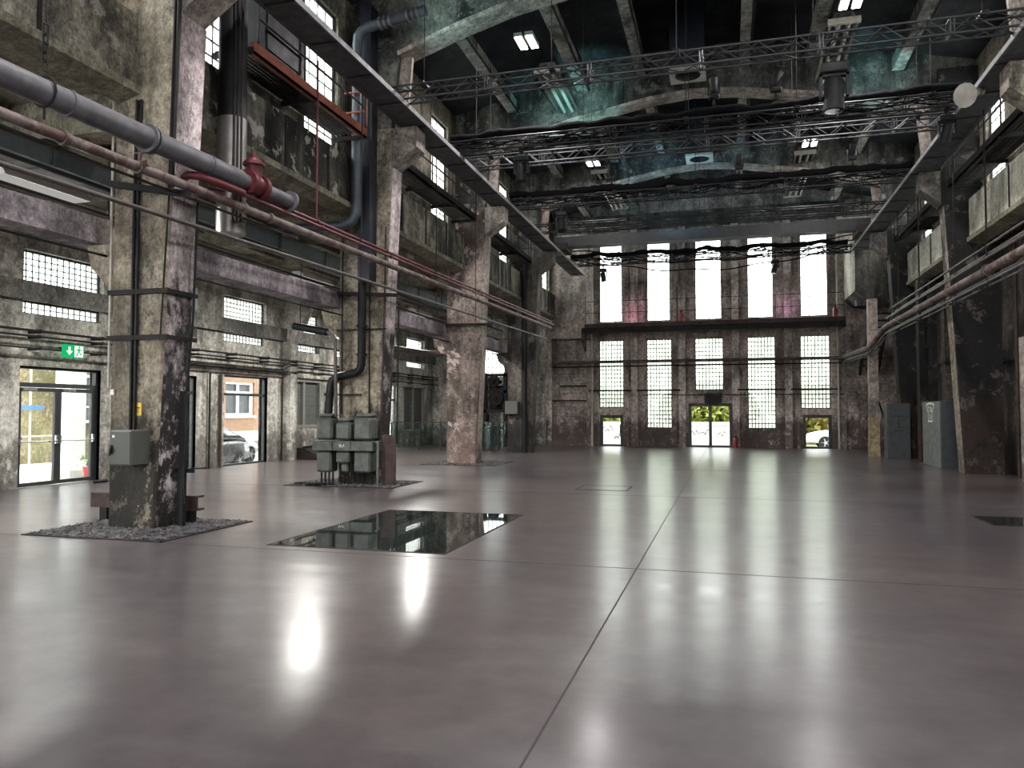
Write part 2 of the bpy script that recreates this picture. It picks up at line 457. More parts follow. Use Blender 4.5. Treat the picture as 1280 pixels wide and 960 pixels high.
# ------------------------------------------------------------------ floor and its insets
MB().box(-14.95,8.6,-6,FARY+.3,-.3,0).build('floor',M['floor'],kind='structure')
j=MB()
for (x0,x1,y0,y1) in [(-.951,-.938,-6,16.1),(-14.6,-9.2,8.19,8.21),(-6.9,7,8.19,8.21),(-6.9,7,15.29,15.31),(-14.6,-9.7,15.29,15.31),(-6.9,7,22.39,22.41),(-14.6,-9.3,22.39,22.41),(-.952,-.938,16.1,37)]:
    j.box(x0,x1,y0,y1,-.004,.0012)
j.build('trim_1',M['joint'],kind='structure')

def pit(x0,x1,y0,y1,label,n,hole):
    t=thing('gravel_bed',label,'gravel bed',((x0+x1)/2,(y0+y1)/2,0))
    e=.035
    f=MB().box(x0,x1,y0,y0+e,0,.012).box(x0,x1,y1-e,y1,0,.012).box(x0,x0+e,y0,y1,0,.012).box(x1-e,x1,y0,y1,0,.012)
    f.build('steel_edging',M['steel'],t)
    g=MB().box(x0+e,hole[0],y0+e,y1-e,0,.006).box(hole[1],x1-e,y0+e,y1-e,0,.006).box(hole[0],hole[1],y0+e,hole[2],0,.006).box(hole[0],hole[1],hole[3],y1-e,0,.006)
    for i in range(n):
        x=random.uniform(x0+.06,x1-.06); y=random.uniform(y0+.06,y1-.06)
        if hole[0]<x<hole[1] and hole[2]<y<hole[3]: continue
        r=random.uniform(.02,.042); c=Vector((x,y,.006+r*.25))
        q=Matrix.Rotation(random.uniform(0,6),3,'Z')@Matrix.Rotation(random.uniform(-.6,.6),3,'X')
        vs=[]
        for d in ((1,0,0),(-1,0,0),(0,1,0),(0,-1,0),(0,0,.7),(0,0,-.7)):
            vs.append(c+q@(Vector(d)*r*random.uniform(.75,1.25)))
        g._add(vs,[(0,2,4),(2,1,4),(1,3,4),(3,0,4),(2,0,5),(1,2,5),(3,1,5),(0,3,5)])
    g.build('crushed_gravel',M['gravel'],t,kind='stuff')
    return t
pit(-9.15,-6.91,8.2,10.15,'dark gravel bed around the column with the grey control cabinet',2600,(-8.5,-7.7,9,9.55))
pit(-9.65,-6.98,15.3,17.05,'dark gravel bed under the old switchgear and its column',1900,(-8.7,-7.65,16.1,16.65))
pit(-9.3,-6.85,22.45,24.6,'thin gravel bed around the peeling pink column',1100,(-8.7,-7.65,23.2,23.75))

def floor_panel(x0,x1,y0,y1,label,seams):
    t=thing('glass_floor_panel',label,'floor panel',((x0+x1)/2,(y0+y1)/2,0))
    e=.03
    MB().box(x0-e,x1+e,y0-e,y0,0,.006).box(x0-e,x1+e,y1,y1+e,0,.006).box(x0-e,x0,y0,y1,0,.006).box(x1,x1+e,y0,y1,0,.006).build('panel_frame',M['steel'],t)
    xs=[x0]+seams+[x1]
    for a,b in zip(xs,xs[1:]):
        MB().box(a+.004,b-.004,y0,y1,0,.005).build('glass_pane',M['darkglass'],t)
floor_panel(-5.5,-3.2,8.45,11.95,'large dark mirror-like glass panel set in the concrete floor',[-4.35])
floor_panel(3.72,6.0,12.72,13.75,'smaller dark glass floor panel near the black columns',[4.86])
t=thing('floor_hatch','closed floor hatch with a thin dark outline in the open floor','hatch',(-2.6,16.7,0))
MB().box(-3.12,-2.08,16.2,17.15,0,.004).build('hatch_lid',M['floor'],t)
MB().box(-3.15,-2.05,16.17,16.2,0,.006).box(-3.15,-2.05,17.15,17.18,0,.006).box(-3.15,-3.12,16.2,17.15,0,.006).box(-2.08,-2.05,16.2,17.15,0,.006).build('hatch_frame',M['steel'],t)

# ------------------------------------------------------------------ aisle wall (left) with doors and windows
BAY=3.45
Y0s=[13.1+BAY*k for k in range(-2,7)]
ops=[]
for k,y in enumerate(Y0s):
    ops+= [(y,y+2.22,3.80,4.10),(y,y+2.22,4.46,5.22)]
doors_left=[(13.06,15.3,0,2.66),(16.55,18.8,0,2.68),(20.05,22.35,0,2.78),(30.3,32.75,0,3.0)]
shut=[(23.5,25.78,1.08,2.84),(33.4,35.95,.68,2.95)]
ops2=doors_left+shut
wl=MB()
wall_boxes(wl,3,FARY+.3,0,6.6,ops+ops2,lambda a,b,c,d: wl.box(LW-.35,LW,a,b,c,d))
for y in [1.9]+C:      # pilasters with haunches under the ceiling
    wl.box(LW,LW+.28,y+.05,y+.5,0,6.3)
    wl.prism([(LW+.28,4.0),(LW+.28,5.7),(LW+1.0,5.7),(LW+1.0,5.4)],'y',y+.05,y+.5)
wl.box(LW,LW+.10,3,FARY,4.12,4.45)      # horizontal rail between window rows
wl.box(LW,LW+.07,3,FARY,2.84,2.97)
wl.build('wall_left',M['wall'],kind='structure')
MB().box(LW+.10,LW+.14,3,FARY,4.08,4.50).build('trim_2',M['lintel'],kind='structure')
for k,y in enumerate(Y0s):
    if k in (0,): continue
    window('x',LW-.18,y,y+2.22,4.46,5.22,13,5,'castdim',bw=.022)
    window('x',LW-.18,y,y+2.22,3.80,4.10,13,2,'castdim',bw=.022)

def glazed_leaf(name,parent,x,y0,y1,z0,z1,st=.085):
    l=MB(); frame_bars(l,'x',x,y0,y1,z0,z1,st,.06)
    leaf=l.build(name,M['darkframe'],parent)
    MB().box(x-.006,x+.006,y0+st,y1-st,z0+st,z1-st).build('glass',M['clear'],leaf)
    return leaf
# double entrance door with push bars
d=thing('door_1',None,None,(LW-.15,14.18,0),kind='structure')
y0,y1=13.06,15.3; X=LW-.15
fr=MB().box(X-.05,X+.05,y0,y0+.07,0,2.66).box(X-.05,X+.05,y1-.07,y1,0,2.66).box(X-.05,X+.05,y0+.07,y1-.07,2.2,2.3).box(X-.05,X+.05,y0+.07,y1-.07,2.60,2.66)
fr.build('door_frame',M['darkframe'],d)
MB().box(X-.005,X+.005,y0+.07,y1-.07,2.3,2.6).build('transom_pane',M['clear'],d)
ym=(y0+y1)/2
for a,b in ((y0+.075,ym-.005),(ym+.005,y1-.075)):
    lf=glazed_leaf('door_leaf',d,X,a,b,.01,2.19)
    pb=MB().tube([(X+.05,a+.05,1.02),(X+.13,a+.09,.99),(X+.13,b-.09,.99),(X+.05,b-.05,1.02)],.016,8)
    pb.box(X+.02,X+.07,a+.01,a+.075,.93,1.12).box(X+.02,X+.07,b-.075,b-.01,.93,1.12)
    pb.build('push_bar',M['chrome'],lf)
    MB().box(X+.03,X+.07,a+.1,a+.45,2.12,2.185).build('door_closer',M['chrome'],lf)
tag(MB().tube([(LW+.55,14.55,.035),(LW+.55,14.95,.035)],.035,8).tube([(LW+.55,14.95,.02),(LW+.9,16.6,.02)],.008,5).build('door_stop',M['black'],loc=(LW+.55,14.6,0)),'black weight with a cord lying inside the double entrance door','door stop')
# other glazed openings
for (y0,y1,z0,z1) in doors_left[1:]:
    NDOOR[0]+=1
    d=thing('door_%d'%(NDOOR[0]+1),None,None,(X,(y0+y1)/2,0),kind='structure')
    frame_bars(MB(),'x',X,y0,y1,0,z1,.05,.09).build('door_frame',M['darkframe'],d)
    MB().box(X-.04,X+.04,y0+.05,y1-.05,2.16,2.24).build('transom_bar',M['darkframe'],d)
    MB().box(X-.005,X+.005,y0+.05,y1-.05,.05,z1-.05).build('glass',M['clear'],d)
# brick reveals
k=4
for i,(y,h) in enumerate([(15.3,2.66),(18.8,2.68),(22.35,2.78)]):
    MB().box(LW-.34,LW-.02,y-.0,y+.12,0,h).build('trim_%d'%(k+i),M['brickred'],kind='structure')
# boarded shutters
for i,(y0,y1,z0,z1) in enumerate(shut):
    t=thing('window_%d'%(NWIN[0]+1),None,None,(LW-.1,y0,z0),kind='structure'); NWIN[0]+=1
    frame_bars(MB(),'x',LW-.06,y0,y1,z0,z1,.11,.16,us=[(y0+y1)/2],bw=.14,zs=[z0-.05]).build('window_frame',M['woodframe'],t)
    for a,b in ((y0+.11,(y0+y1)/2-.07),((y0+y1)/2+.07,y1-.11)):
        s=MB(); n=9
        for q in range(n):
            zz=z0+.11+(z1-z0-.22)*q/n
            s.box(LW-.14,LW-.10,a,b,zz+.004,zz+(z1-z0-.22)/n-.004)
        s.box(LW-.2,LW-.145,a,b,z0+.11,z1-.11)
        s.box(LW-.10,LW-.085,a,a+.06,z0+.11,z1-.11).box(LW-.10,LW-.085,b-.06,b,z0+.11,z1-.11)
        s.build('shutter_plank',M['wood'],t)

# cable runs along the aisle wall
def conduit(pts,r,label,mat='steel',name='conduit_pipe',clips=None,cat='conduit',n=8):
    if not clips:
        return tag(MB().tube(pts,r,n).build(name,M[mat],loc=pts[0]),label,cat)
    t=thing(name,label,cat,pts[0])
    MB().tube(pts,r,n).build('pipe_run',M[mat],t)
    for p in clips: MB().box(p[0]-.33,p[0]+r*1.3,p[1]-.02,p[1]+.02,p[2]-r*1.5,p[2]+r*1.5).build('clip',M['steel'],t)
    return t
for zz,r,lb in ((3.40,.028,'upper dark cable pipe along the wall over the entrance door'),(3.28,.022,'middle dark cable pipe along the wall over the entrance door'),(3.02,.018,'lowest thin cable pipe just above the door lintel')):
    conduit([(LW+.34,8,zz),(LW+.34,FARY-.2,zz)],r,lb,clips=[(LW+.34,y,zz,'x') for y in [9.8+1.72*q for q in range(16)]])
tag(MB().box(LW+.0,LW+.24,16.65,23.2,2.985,3.01).build('cable_tray',M['steel'],loc=(LW+.14,19,2.98)),'perforated dark cable tray above the narrow glazed doors','cable tray')

# exit sign over the double door
t=thing('exit_sign','green lit exit sign with arrow and running figure above the double doors','sign',(LW+.4,14.05,2.9))
MB().box(LW+.37,LW+.43,13.77,14.33,2.88,3.17).build('sign_body',M['green'],t)
s=MB(); x=LW+.435
def sq(pts): s._add([(x,a,b) for a,b in pts],[tuple(range(len(pts)))])
cy=13.92
sq([(cy-.03,3.12),(cy+.03,3.12),(cy+.03,3.03),(cy-.03,3.03)]); sq([(cy-.09,3.03),(cy+.09,3.03),(cy,2.93)])
s.build('arrow',M['exitwhite'],t)
s=MB(); cy=14.18
sq([(cy-.12,2.90),(cy-.12,3.15),(cy+.12,3.15),(cy+.12,2.90)])
s.build('pictogram_field',M['exitwhite'],t)
s=MB(); x=LW+.44
sq([(cy-.015,3.14),(cy+.03,3.14),(cy+.03,3.10),(cy-.015,3.10)])
sq([(cy-.03,3.09),(cy+.03,3.09),(cy+.02,3.01),(cy-.03,3.01)])
sq([(cy-.08,3.04),(cy-.03,3.09),(cy-.03,3.06),(cy-.07,3.02)]); sq([(cy+.03,3.09),(cy+.08,3.05),(cy+.08,3.03),(cy+.03,3.06)])
sq([(cy-.03,3.01),(cy+.0,3.01),(cy-.05,2.92),(cy-.09,2.92)]); sq([(cy,3.01),(cy+.02,3.01),(cy+.07,2.97),(cy+.05,2.93),(cy+.03,2.96)])
s.build('running_figure_mark',M['green'],t)

MB().box(LW,LW+.37,14.03,14.07,3.10,3.13).build('sign_bracket',M['black'],t)
# aisle end wall and ceiling
ew=MB(); wall_boxes(ew,LW-.35,-8.7,0,6.6,[(-12.2,-10.85,3.4,5.1)],lambda a,b,c,d: ew.box(a,b,FARY,FARY+.3,c,d))
ew.build('wall_far_2',M['wall'],kind='structure')
window('y',FARY+.12,-12.2,-10.85,3.4,5.1,6,7,'castdim',bw=.03)
sc=MB().box(LW-.35,-8.3,-6,FARY+.3,6.32,6.6)
for y in [1.9]+C: sc.box(LW,-8.5,y+.05,y+.5,5.75,6.32)
for y in [5.4,12.6,19.7,26.8,33.9]: sc.box(LW,-8.5,y,y+.3,5.95,6.32)
for xx in (-12.6,-10.6): sc.box(xx-.12,xx+.12,-6,FARY,6.08,6.32)
sc.build('ceiling_2',M['soffit'],kind='structure')
# plate gallery beams between columns on the aisle side
names=['purple-grey concrete beam running behind the column with the control cabinet','purple-grey concrete beam between the cabinet column and switchgear column','purple-grey concrete beam between the switchgear column and peeling column','purple-grey concrete beam beyond the peeling column']
ys=[1.9]+C
for i in range(4):
    t=thing('concrete_beam',names[i],'beam',(-8.9,ys[i]+.6,4.1))
    MB().box(-9.15,-8.72,ys[i]+.55,ys[i+1]+.2,4.08,4.46).build('beam_body',M['beampurple'],t)

# ------------------------------------------------------------------ columns on the aisle side
def lcol(y,xl,mat,label,pale='hallface_lit',d=.55,zt=11.0):
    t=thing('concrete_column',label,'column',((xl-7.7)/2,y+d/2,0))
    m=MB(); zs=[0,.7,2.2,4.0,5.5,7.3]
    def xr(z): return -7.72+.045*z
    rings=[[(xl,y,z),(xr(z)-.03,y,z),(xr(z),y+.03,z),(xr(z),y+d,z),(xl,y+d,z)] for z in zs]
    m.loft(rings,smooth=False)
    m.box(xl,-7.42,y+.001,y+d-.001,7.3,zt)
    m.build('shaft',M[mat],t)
    # pale plastered face towards the hall; default colour has pink stage light painted in
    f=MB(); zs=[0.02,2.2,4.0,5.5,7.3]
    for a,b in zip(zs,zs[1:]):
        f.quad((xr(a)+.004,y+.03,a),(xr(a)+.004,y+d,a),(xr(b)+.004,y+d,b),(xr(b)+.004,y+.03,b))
    f.build('hall_face',M[pale],t)
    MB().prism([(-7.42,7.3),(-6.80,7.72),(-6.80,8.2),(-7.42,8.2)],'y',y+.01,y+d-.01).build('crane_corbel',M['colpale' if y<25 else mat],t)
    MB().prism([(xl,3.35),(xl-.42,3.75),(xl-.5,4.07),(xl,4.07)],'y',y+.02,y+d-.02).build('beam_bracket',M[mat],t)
    return t
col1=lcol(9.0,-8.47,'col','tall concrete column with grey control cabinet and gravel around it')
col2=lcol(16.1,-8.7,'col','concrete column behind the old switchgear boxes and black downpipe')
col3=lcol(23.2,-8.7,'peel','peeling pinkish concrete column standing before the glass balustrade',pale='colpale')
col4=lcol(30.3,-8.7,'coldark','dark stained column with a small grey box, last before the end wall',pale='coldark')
for zz in (3.35,2.70):
    m=MB().bar((-8.52,8.97,zz),(-7.5,8.97,zz),.05,.07).bar((-7.53,8.96,zz),(-7.53,9.6,zz),.04,.06).bar((-8.5,8.96,zz),(-8.5,9.6,zz),.04,.06)
    tag(m.build('steel_band',M['steel'],loc=(-8,9,zz)),'%s dark steel band clamped round the control cabinet column'%('upper' if zz>3 else 'lower'),'steel band')
# steel sill beams through the first column base
t=thing('steel_channel','rusty dark red steel channel stub sticking out both sides of the cabinet column base','steel beam',(-7.9,9.7,.2))
MB().box(-9.40,-7.50,9.62,9.66,.20,.42).box(-9.4,-7.5,9.66,9.8,.20,.23).box(-9.4,-7.5,9.66,9.8,.39,.42).build('web',M['rust'],t)
MB().box(-9.25,-9.12,9.64,9.78,0,.2).box(-7.74,-7.62,9.64,9.78,0,.2).build('foot',M['black'],t)

# control cabinet etc on column one
t=thing('control_cabinet','grey electrical control cabinet with black handle on the gravel-ringed column','cabinet',(-8.0,8.8,.9))
MB().box(-8.15,-7.80,8.66,9.0,.92,1.40,.012).build('cabinet_body',M['boxgrey'],t)
d=MB().box(-8.14,-7.81,8.645,8.66,.935,1.385,.006).build('cabinet_door',M['boxgrey'],t)
MB().box(-8.13,-8.09,8.615,8.645,1.08,1.2,.008).bar((-8.115,8.61,1.06),(-8.09,8.60,1.16),.02).build('handle',M['black'],d)
MB().box(-8.10,-8.065,8.638,8.645,1.30,1.335).build('label_plate',M['white'],d)
for i,xx in enumerate((-8.10,-8.03)):
    conduit([(xx,8.965,1.40),(xx,8.965,4.7),(xx+.02,8.965,6.1)],.022,['black conduit rising from the grey control cabinet, on its outer side','black conduit rising from the grey control cabinet, next to the yellow sign'][i],'black')
conduit([(-7.46,8.95,4.8),(-7.40,8.95,6.6),(-7.36,8.95,8.2)],.03,'black cable pipe up the corner of the cabinet column',mat='black')
conduit([(-7.50,8.95,4.8),(-7.46,8.95,6.6),(-7.43,8.95,8.2)],.02,'thinner black cable pipe up the corner of the cabinet column',mat='black')
conduit([(-8.49,8.97,2.0),(-8.49,8.97,6.4)],.018,'pale thin pipe on the outer edge of the cabinet column','pale')
conduit([(-7.62,8.96,2.7),(-7.50,8.96,4.85)],.013,'thin dark cable down the hall edge of the cabinet column',mat='black')
t=thing('warning_sign','small yellow notice plate above the grey control cabinet','sign',(-8.0,8.98,1.6))
MB().box(-8.08,-7.94,8.985,9.0,1.60,1.78).build('plate',M['yellow'],t)
MB().box(-8.06,-7.96,8.98,8.985,1.70,1.715).box(-8.06,-7.98,8.98,8.985,1.67,1.68).box(-8.06,-7.97,8.98,8.985,1.645,1.655).build('text_line_print',M['black'],t)
tag(MB().box(-8.46,-8.39,8.96,9.0,1.89,1.97,.008).build('sensor_box',M['white'],loc=(-8.43,8.98,1.9)),'small white sensor box above the grey control cabinet','sensor')
t=thing('support_post','black steel post standing in gravel beside the cabinet column','post',(-7.5,9.35,0))
MB().box(-7.56,-7.485,9.3,9.38,.006,1.95).build('post_body',M['black'],t)
MB().box(-7.66,-7.38,9.36,9.42,.78,.84).bar((-7.4,9.36,.84),(-7.1,9.3,.86),.05,.02).build('bracket',M['black'],t)
MB().tube([(-7.45,9.29,1.9),(-7.43,9.29,1.3),(-7.46,9.29,.8),(-7.44,9.29,.35)],.016,6).tube([(-7.52,9.4,1.95),(-7.47,9.45,3.0),(-7.42,9.45,4.7)],.018,6).build('cable',M['black'],t)
tag(MB().bar((-8.5,8.93,4.92),(-7.15,8.93,4.66),.06,.09).build('steel_bracket',M['steel'],loc=(-8,8.9,4.7)),'dark steel arm across the cabinet column under the rusty pipe','bracket')

# ------------------------------------------------------------------ switchgear on column two
t=thing('switchgear','old grey-green triple switchgear with stacked boxes before the second column','switchgear',(-8.3,15.75,0))
for i,(a,b,zt,zl) in enumerate(((-8.97,-8.56,1.62,.30),(-8.49,-8.11,1.52,.50),(-8.04,-7.60,1.62,.30))):
    MB().box(a,b,15.52,15.92,1.02,zt-.1,.05).box(a+.03,b-.03,15.56,15.9,zt-.1,zt,.04).build('upper_box',M['switch'],t)
    MB().box(a-.06,b+.06,15.48,15.95,.78,1.0,.015).build('terminal_box',M['switch'],t)
    MB().box(a+.01,b-.03,15.53,15.9,zl,.77,.04).build('lower_box',M['switch'],t)
    l=MB()
    for q in range(4):
        xx=a+.06+(b-a-.12)*q/3
        l.tube([(xx,15.7,.0),(xx,15.7,zl+.01)],.02,6)
    l.build('cable_riser_lattice',M['steel'],t)
MB().box(-8.38,-8.2,15.6,15.85,.30,.5,.03).build('cable_gland',M['switch'],t)
x=0
s=MB()
for (xa,za,xb,zb) in ((-8.36,.93,-8.33,.86),(-8.33,.86,-8.31,.93),(-8.31,.93,-8.28,.86),(-8.27,.87,-8.24,.93),(-8.24,.93,-8.23,.87)): s.bar((xa,15.475,za),(xb,15.475,zb),.008,.008)
s.build('chalk_mark',M['white'],t)
MB().tube([(-7.47,15.6,.0),(-7.47,15.6,.95),(-7.52,15.6,.98)],.035,8).build('conduit',M['switch'],t)
tag(MB().box(-7.44,-7.12,15.75,15.80,.0,1.14).box(-7.44,-7.40,15.80,16.05,0,1.14).build('rust_plate',M['rust'],loc=(-7.3,15.8,0)),'upright rusty brown steel plate beside the switchgear','steel plate')
m=MB()
for q in range(7):
    a=random.uniform(0,6); pts=[]
    x0=-9.45+.05*q; y0=15.45+random.uniform(-.08,.1)
    for k2 in range(7): pts.append((x0+.13*k2*math.cos(a*.1),y0+.09*math.sin(k2*1.1+a),.03+.03*abs(math.sin(k2*.9+a))))
    m.tube(pts,.014,5)
tag(m.build('cable_coil',M['black'],loc=(-9.2,15.5,0)),'loose black cable coil lying on gravel by the switchgear','cable')
# black downpipe with two bends
t=thing('downpipe','black downpipe bending twice down into the switchgear','pipe',(-8.2,15.95,2.4))
MB().tube([(-8.0,15.84,4.6),(-8.0,15.84,2.75),(-8.04,15.84,2.62),(-8.14,15.85,2.54),(-8.62,15.88,2.46),(-8.74,15.86,2.38),(-8.78,15.84,2.25),(-8.78,15.75,1.62)],.095,12).build('pipe',M['black'],t)
for p in ((-8.0,15.84,2.95),(-8.0,15.84,3.6),(-8.78,15.8,2.05)): MB().tube([(p[0],p[1],p[2]-.03),(p[0],p[1],p[2]+.03)],.125,12).build('pipe_collar',M['black'],t)
tag(MB().box(-8.02,-7.74,15.66,16.02,4.6,10.95).build('riser_duct',M['navy'],loc=(-7.9,15.84,4.6)),'tall navy riser duct on the switchgear column above the downpipe','duct')
t=thing('air_pipe','blue-grey air pipe with bends climbing beside the navy riser duct','pipe',(-8.5,15.9,6))
MB().tube([(-10.2,15.42,5.84),(-8.25,15.42,5.84),(-8.03,15.42,5.92),(-7.95,15.42,6.1),(-7.95,15.42,9.9),(-7.93,15.42,10.08),(-7.84,15.42,10.2),(-7.66,15.42,10.28),(-6.3,15.42,10.46)],.115,14).build('pipe',M['bluepipe'],t)
for q in range(6):
    x=-7.4+q*.12+(.3 if q>2 else 0); zz=10.28+(x+7.66)*.132
    MB().tube([(x,15.42,zz),(x+.04,15.42,zz+.005)],.14,14).build('pipe_collar',M['silver'],t)
t=thing('condensate_pipe','capped horizontal pipe bending down beside the switchgear column','pipe',(-9,15.6,3.4))
MB().tube([(-9.55,15.6,3.62),(-8.75,15.6,3.46),(-8.62,15.6,3.40),(-8.55,15.62,3.28),(-8.55,15.68,1.55)],.04,8).build('pipe',M['thinpipe'],t)
MB().tube([(-9.6,15.6,3.63),(-8.75,15.6,3.46)],.09,10).build('insulation',M['black'],t)
for i,x in enumerate((-7.92,-8.62)): conduit([(x,16.07,1.62),(x,16.07,6.0)],.016,['thin dark conduit down the face of the switchgear column','thin dark conduit along the outer edge of the switchgear column'][i],'black')
conduit([(-7.62,16.05,.9),(-7.53,16.05,4.5),(-7.52,16.05,5.9)],.022,'dark conduit on the hall edge of the switchgear column','rust')
conduit([(-7.38,16.4,.9),(-7.34,16.4,4.2)],.02,'dark conduit standing free beside the hall face of the switchgear column','steel')
m=MB().bar((-8.75,16.05,3.55),(-7.5,16.05,3.55),.04,.03).bar((-8.75,16.05,2.05),(-8.1,16.05,2.05),.04,.03)
tag(m.build('steel_band',M['steel'],loc=(-8,16,3.5)),'thin steel cross straps on the switchgear column','steel band')
tag(MB().bar((-8.85,16.03,4.42),(-7.2,16.0,4.30),.07,.08).build('steel_bracket',M['steel'],loc=(-8,16,4.3)),'dark steel arm across the switchgear column under the pipes','bracket')
tag(MB().bar((-8.85,23.12,4.45),(-7.2,23.1,4.42),.07,.08).build('steel_bracket',M['steel'],loc=(-8,23,4.3)),'dark steel arm across the peeling column under the pipes','bracket')
t=thing('junction_box','grey junction box on the dark column by the glass balustrade','junction box',(-8.4,30.2,1.6))
MB().box(-8.75,-8.2,30.05,30.3,1.55,2.1,.02).build('box_body',M['boxgrey'],t); MB().box(-8.72,-8.23,30.035,30.05,1.58,2.07).build('box_cover',M['boxgrey'],t)

conduit([(-7.95,30.14,0),(-7.95,30.14,8.0)],.11,'thick black standpipe running up the face of the last dark column','black','standpipe',cat='pipe',n=12)
# ------------------------------------------------------------------ clerestory above the aisle (left) and mirrored (right)
def clerestory(side):
    s=1 if side=='left' else -1
    def X(x): return x if s==1 else -1.84-x      # mirror about the hall axis x=-0.92
    def bx(m,a,b,*r): m.box(min(X(a),X(b)),max(X(a),X(b)),*r)
    wins=[]
    for c in [1.9]+C:
        wins+=[(c+1.6,c+2.8),(c+5.0,c+6.4)]
    w=MB(); wall_boxes(w,-6,FARY+.3,6.6,11.2,[(a,b,7.2,10.6) for a,b in wins],lambda a,b,c2,d: bx(w,-8.68,-8.42,a,b,c2,d))
    w.build('wall_%s_2'%side,M['clere'],kind='structure')
    for a,b in wins:
        if a<8: continue
        window('x',X(-8.55),a,b,7.2,10.6,4,12,'castdim',fm='steel',bw=.03)
    return wins
clerestory('left'); clerestory('right')
def parapet(i,side,mat,label,y0,y1):
    s=1 if side=='left' else -1
    def X(x): return x if s==1 else -1.84-x
    t=thing('parapet_beam',label,'parapet',(X(-8.25),(y0+y1)/2,6.2))
    MB().box(min(X(-8.42),X(-8.12)),max(X(-8.42),X(-8.12)),y0,y1,6.32,7.36).build('panel_body',M[mat],t)
    MB().prism([(X(-8.42),6.1),(X(-8.06),6.2),(X(-8.06),6.32),(X(-8.42),6.32)],'y',y0,y1).build('ledge',M['soffit'],t)
    n=MB()
    for q in range(1,4):
        yy=y0+(y1-y0)*q/4
        n.box(min(X(-8.12),X(-8.10)),max(X(-8.12),X(-8.10)),yy-.03,yy+.03,6.34,7.34)
    n.build('joint_strip_trim',M['steel'],t)
    return t
pl=['streaked concrete parapet above the aisle, from the picture edge to the cabinet column','soot-blackened concrete parapet between the cabinet column and switchgear column','streaked grey concrete parapet between the switchgear column and peeling column','streaked concrete parapet between the peeling column and the last dark column','streaked concrete parapet between the last dark column and the end wall']
pe=[1.9]+C+[36.65]
for i in range(5): parapet(i,'left','parapetblack' if i==1 else 'parapet',pl[i],pe[i]+.55,pe[i+1])
pr=['cream concrete parapet above the pipe bundle, nearer than the black column','smaller cream concrete parapet seen past the black column','sooty concrete parapet at the end wall beside the bunker']
for i,(a,b) in enumerate(((16.65,23.2),(23.75,30.3))): parapet(i,'right','cream' if i<2 else 'coldark',pr[i],a,b)

# catwalks under the clerestory windows
def catwalk(side,y0,y1,label,edge,rail_ys,dark=True):
    s=1 if side=='left' else -1
    def X(x): return x if s==1 else -1.84-x
    def bx(m,a,b,*r): m.box(min(X(a),X(b)),max(X(a),X(b)),*r)
    t=thing('catwalk',label,'catwalk',(X(-7.9),(y0+y1)/2,7.7))
    m=MB(); bx(m,-7.66,-7.60,y0,y1,7.70,7.88); bx(m,-7.74,-7.60,y0,y1,7.70,7.72)
    m.build('edge_channel',M[edge],t)
    g=MB(); n=int((y1-y0)/.07)
    for q in range(n): bx(g,-8.38,-7.66,y0+q*.07,y0+q*.07+.012,7.78,7.81)
    for q in range(9): bx(g,-8.38+q*.09,-8.368+q*.09,y0,y1,7.775,7.80)
    g.build('grating',M['steel'],t)
    k=max(2,int((y1-y0)/1.6))
    for q in range(k+1):
        yy=y0+(y1-y0)*q/k; b=MB(); bx(b,-8.42,-7.62,yy-.03,yy+.03,7.68,7.77); b.build('cross_bearer',M['steel'],t)
    r=MB()
    for zz in (8.35,8.9): r.tube([(X(-7.63),rail_ys[0],zz),(X(-7.63),rail_ys[-1],zz)],.02,6)
    r.build('handrail',M['steel'],t)
    for yy in rail_ys:
        MB().tube([(X(-7.63),yy,7.8),(X(-7.63),yy,8.9)],.02,6).build('rail_post',M['steel'],t)
    e=MB()
    for zz in (8.3,8.75): e.tube([(X(-7.63),y1,zz),(X(-8.2),y1,zz)],.022,6)
    e.tube([(X(-7.63),y1,7.8),(X(-7.63),y1,8.78)],.025,6)
    e.build('end_rail',M['orange' if edge=='orange' else 'steel'],t)
catwalk('left',11.05,15.25,'grated catwalk with rust-red edge channel by the black hanging cabinets','orange',[11.2,12.7,14.2,15.2])
catwalk('left',17.4,22.9,'dark grated catwalk between the switchgear column and the peeling column','steel',[17.6,19.2,20.8,22.4])
catwalk('left',24.5,30.0,'dark grated catwalk beyond the peeling column under the girder','steel',[24.8,26.4,28,29.6])
catwalk('right',17.0,22.9,'steel catwalk with railings above the cream parapet','steel',[17.2,18.8,20.4,22.4])
catwalk('right',24.2,29.9,'steel catwalk with railings past the black column','steel',[24.4,26,27.8,29.4])
# hanging black cabinets by the first catwalk
t=thing('hanging_cabinet','black sheet-metal cabinet hung above the rust-edged catwalk','cabinet',(-7.8,11.9,7.9))
MB().box(-8.12,-7.70,11.5,12.7,7.92,9.35).build('cabinet_body',M['black'],t)
MB().box(-7.70,-7.68,11.55,12.65,8.0,9.3).build('cabinet_door',M['black'],t)
t=thing('fluorescent_lamp','lit cyan fluorescent tube lamp behind the girder near the catwalk','lamp',(-7.95,13.0,9.0))
MB().box(-8.02,-7.95,12.5,13.9,9.05,9.13).build('lamp_housing',M['white'],t)
MB().tube([(-7.98,12.55,9.02),(-7.98,13.85,9.02)],.03,8).build('tube_lamp',M['tube'],t)
t=thing('floodlight','black floodlight with white bulb hanging beside the crane girder','lamp',(-7.35,11.4,8.9))
MB().prism([(-7.2,9.15),(-6.9,9.35),(-6.95,9.75),(-7.35,9.6)],'y',10.9,11.25).build('lamp_housing',M['black'],t)
MB().sphere((-7.12,10.95,9.05),.06).build('bulb',M['white'],t)

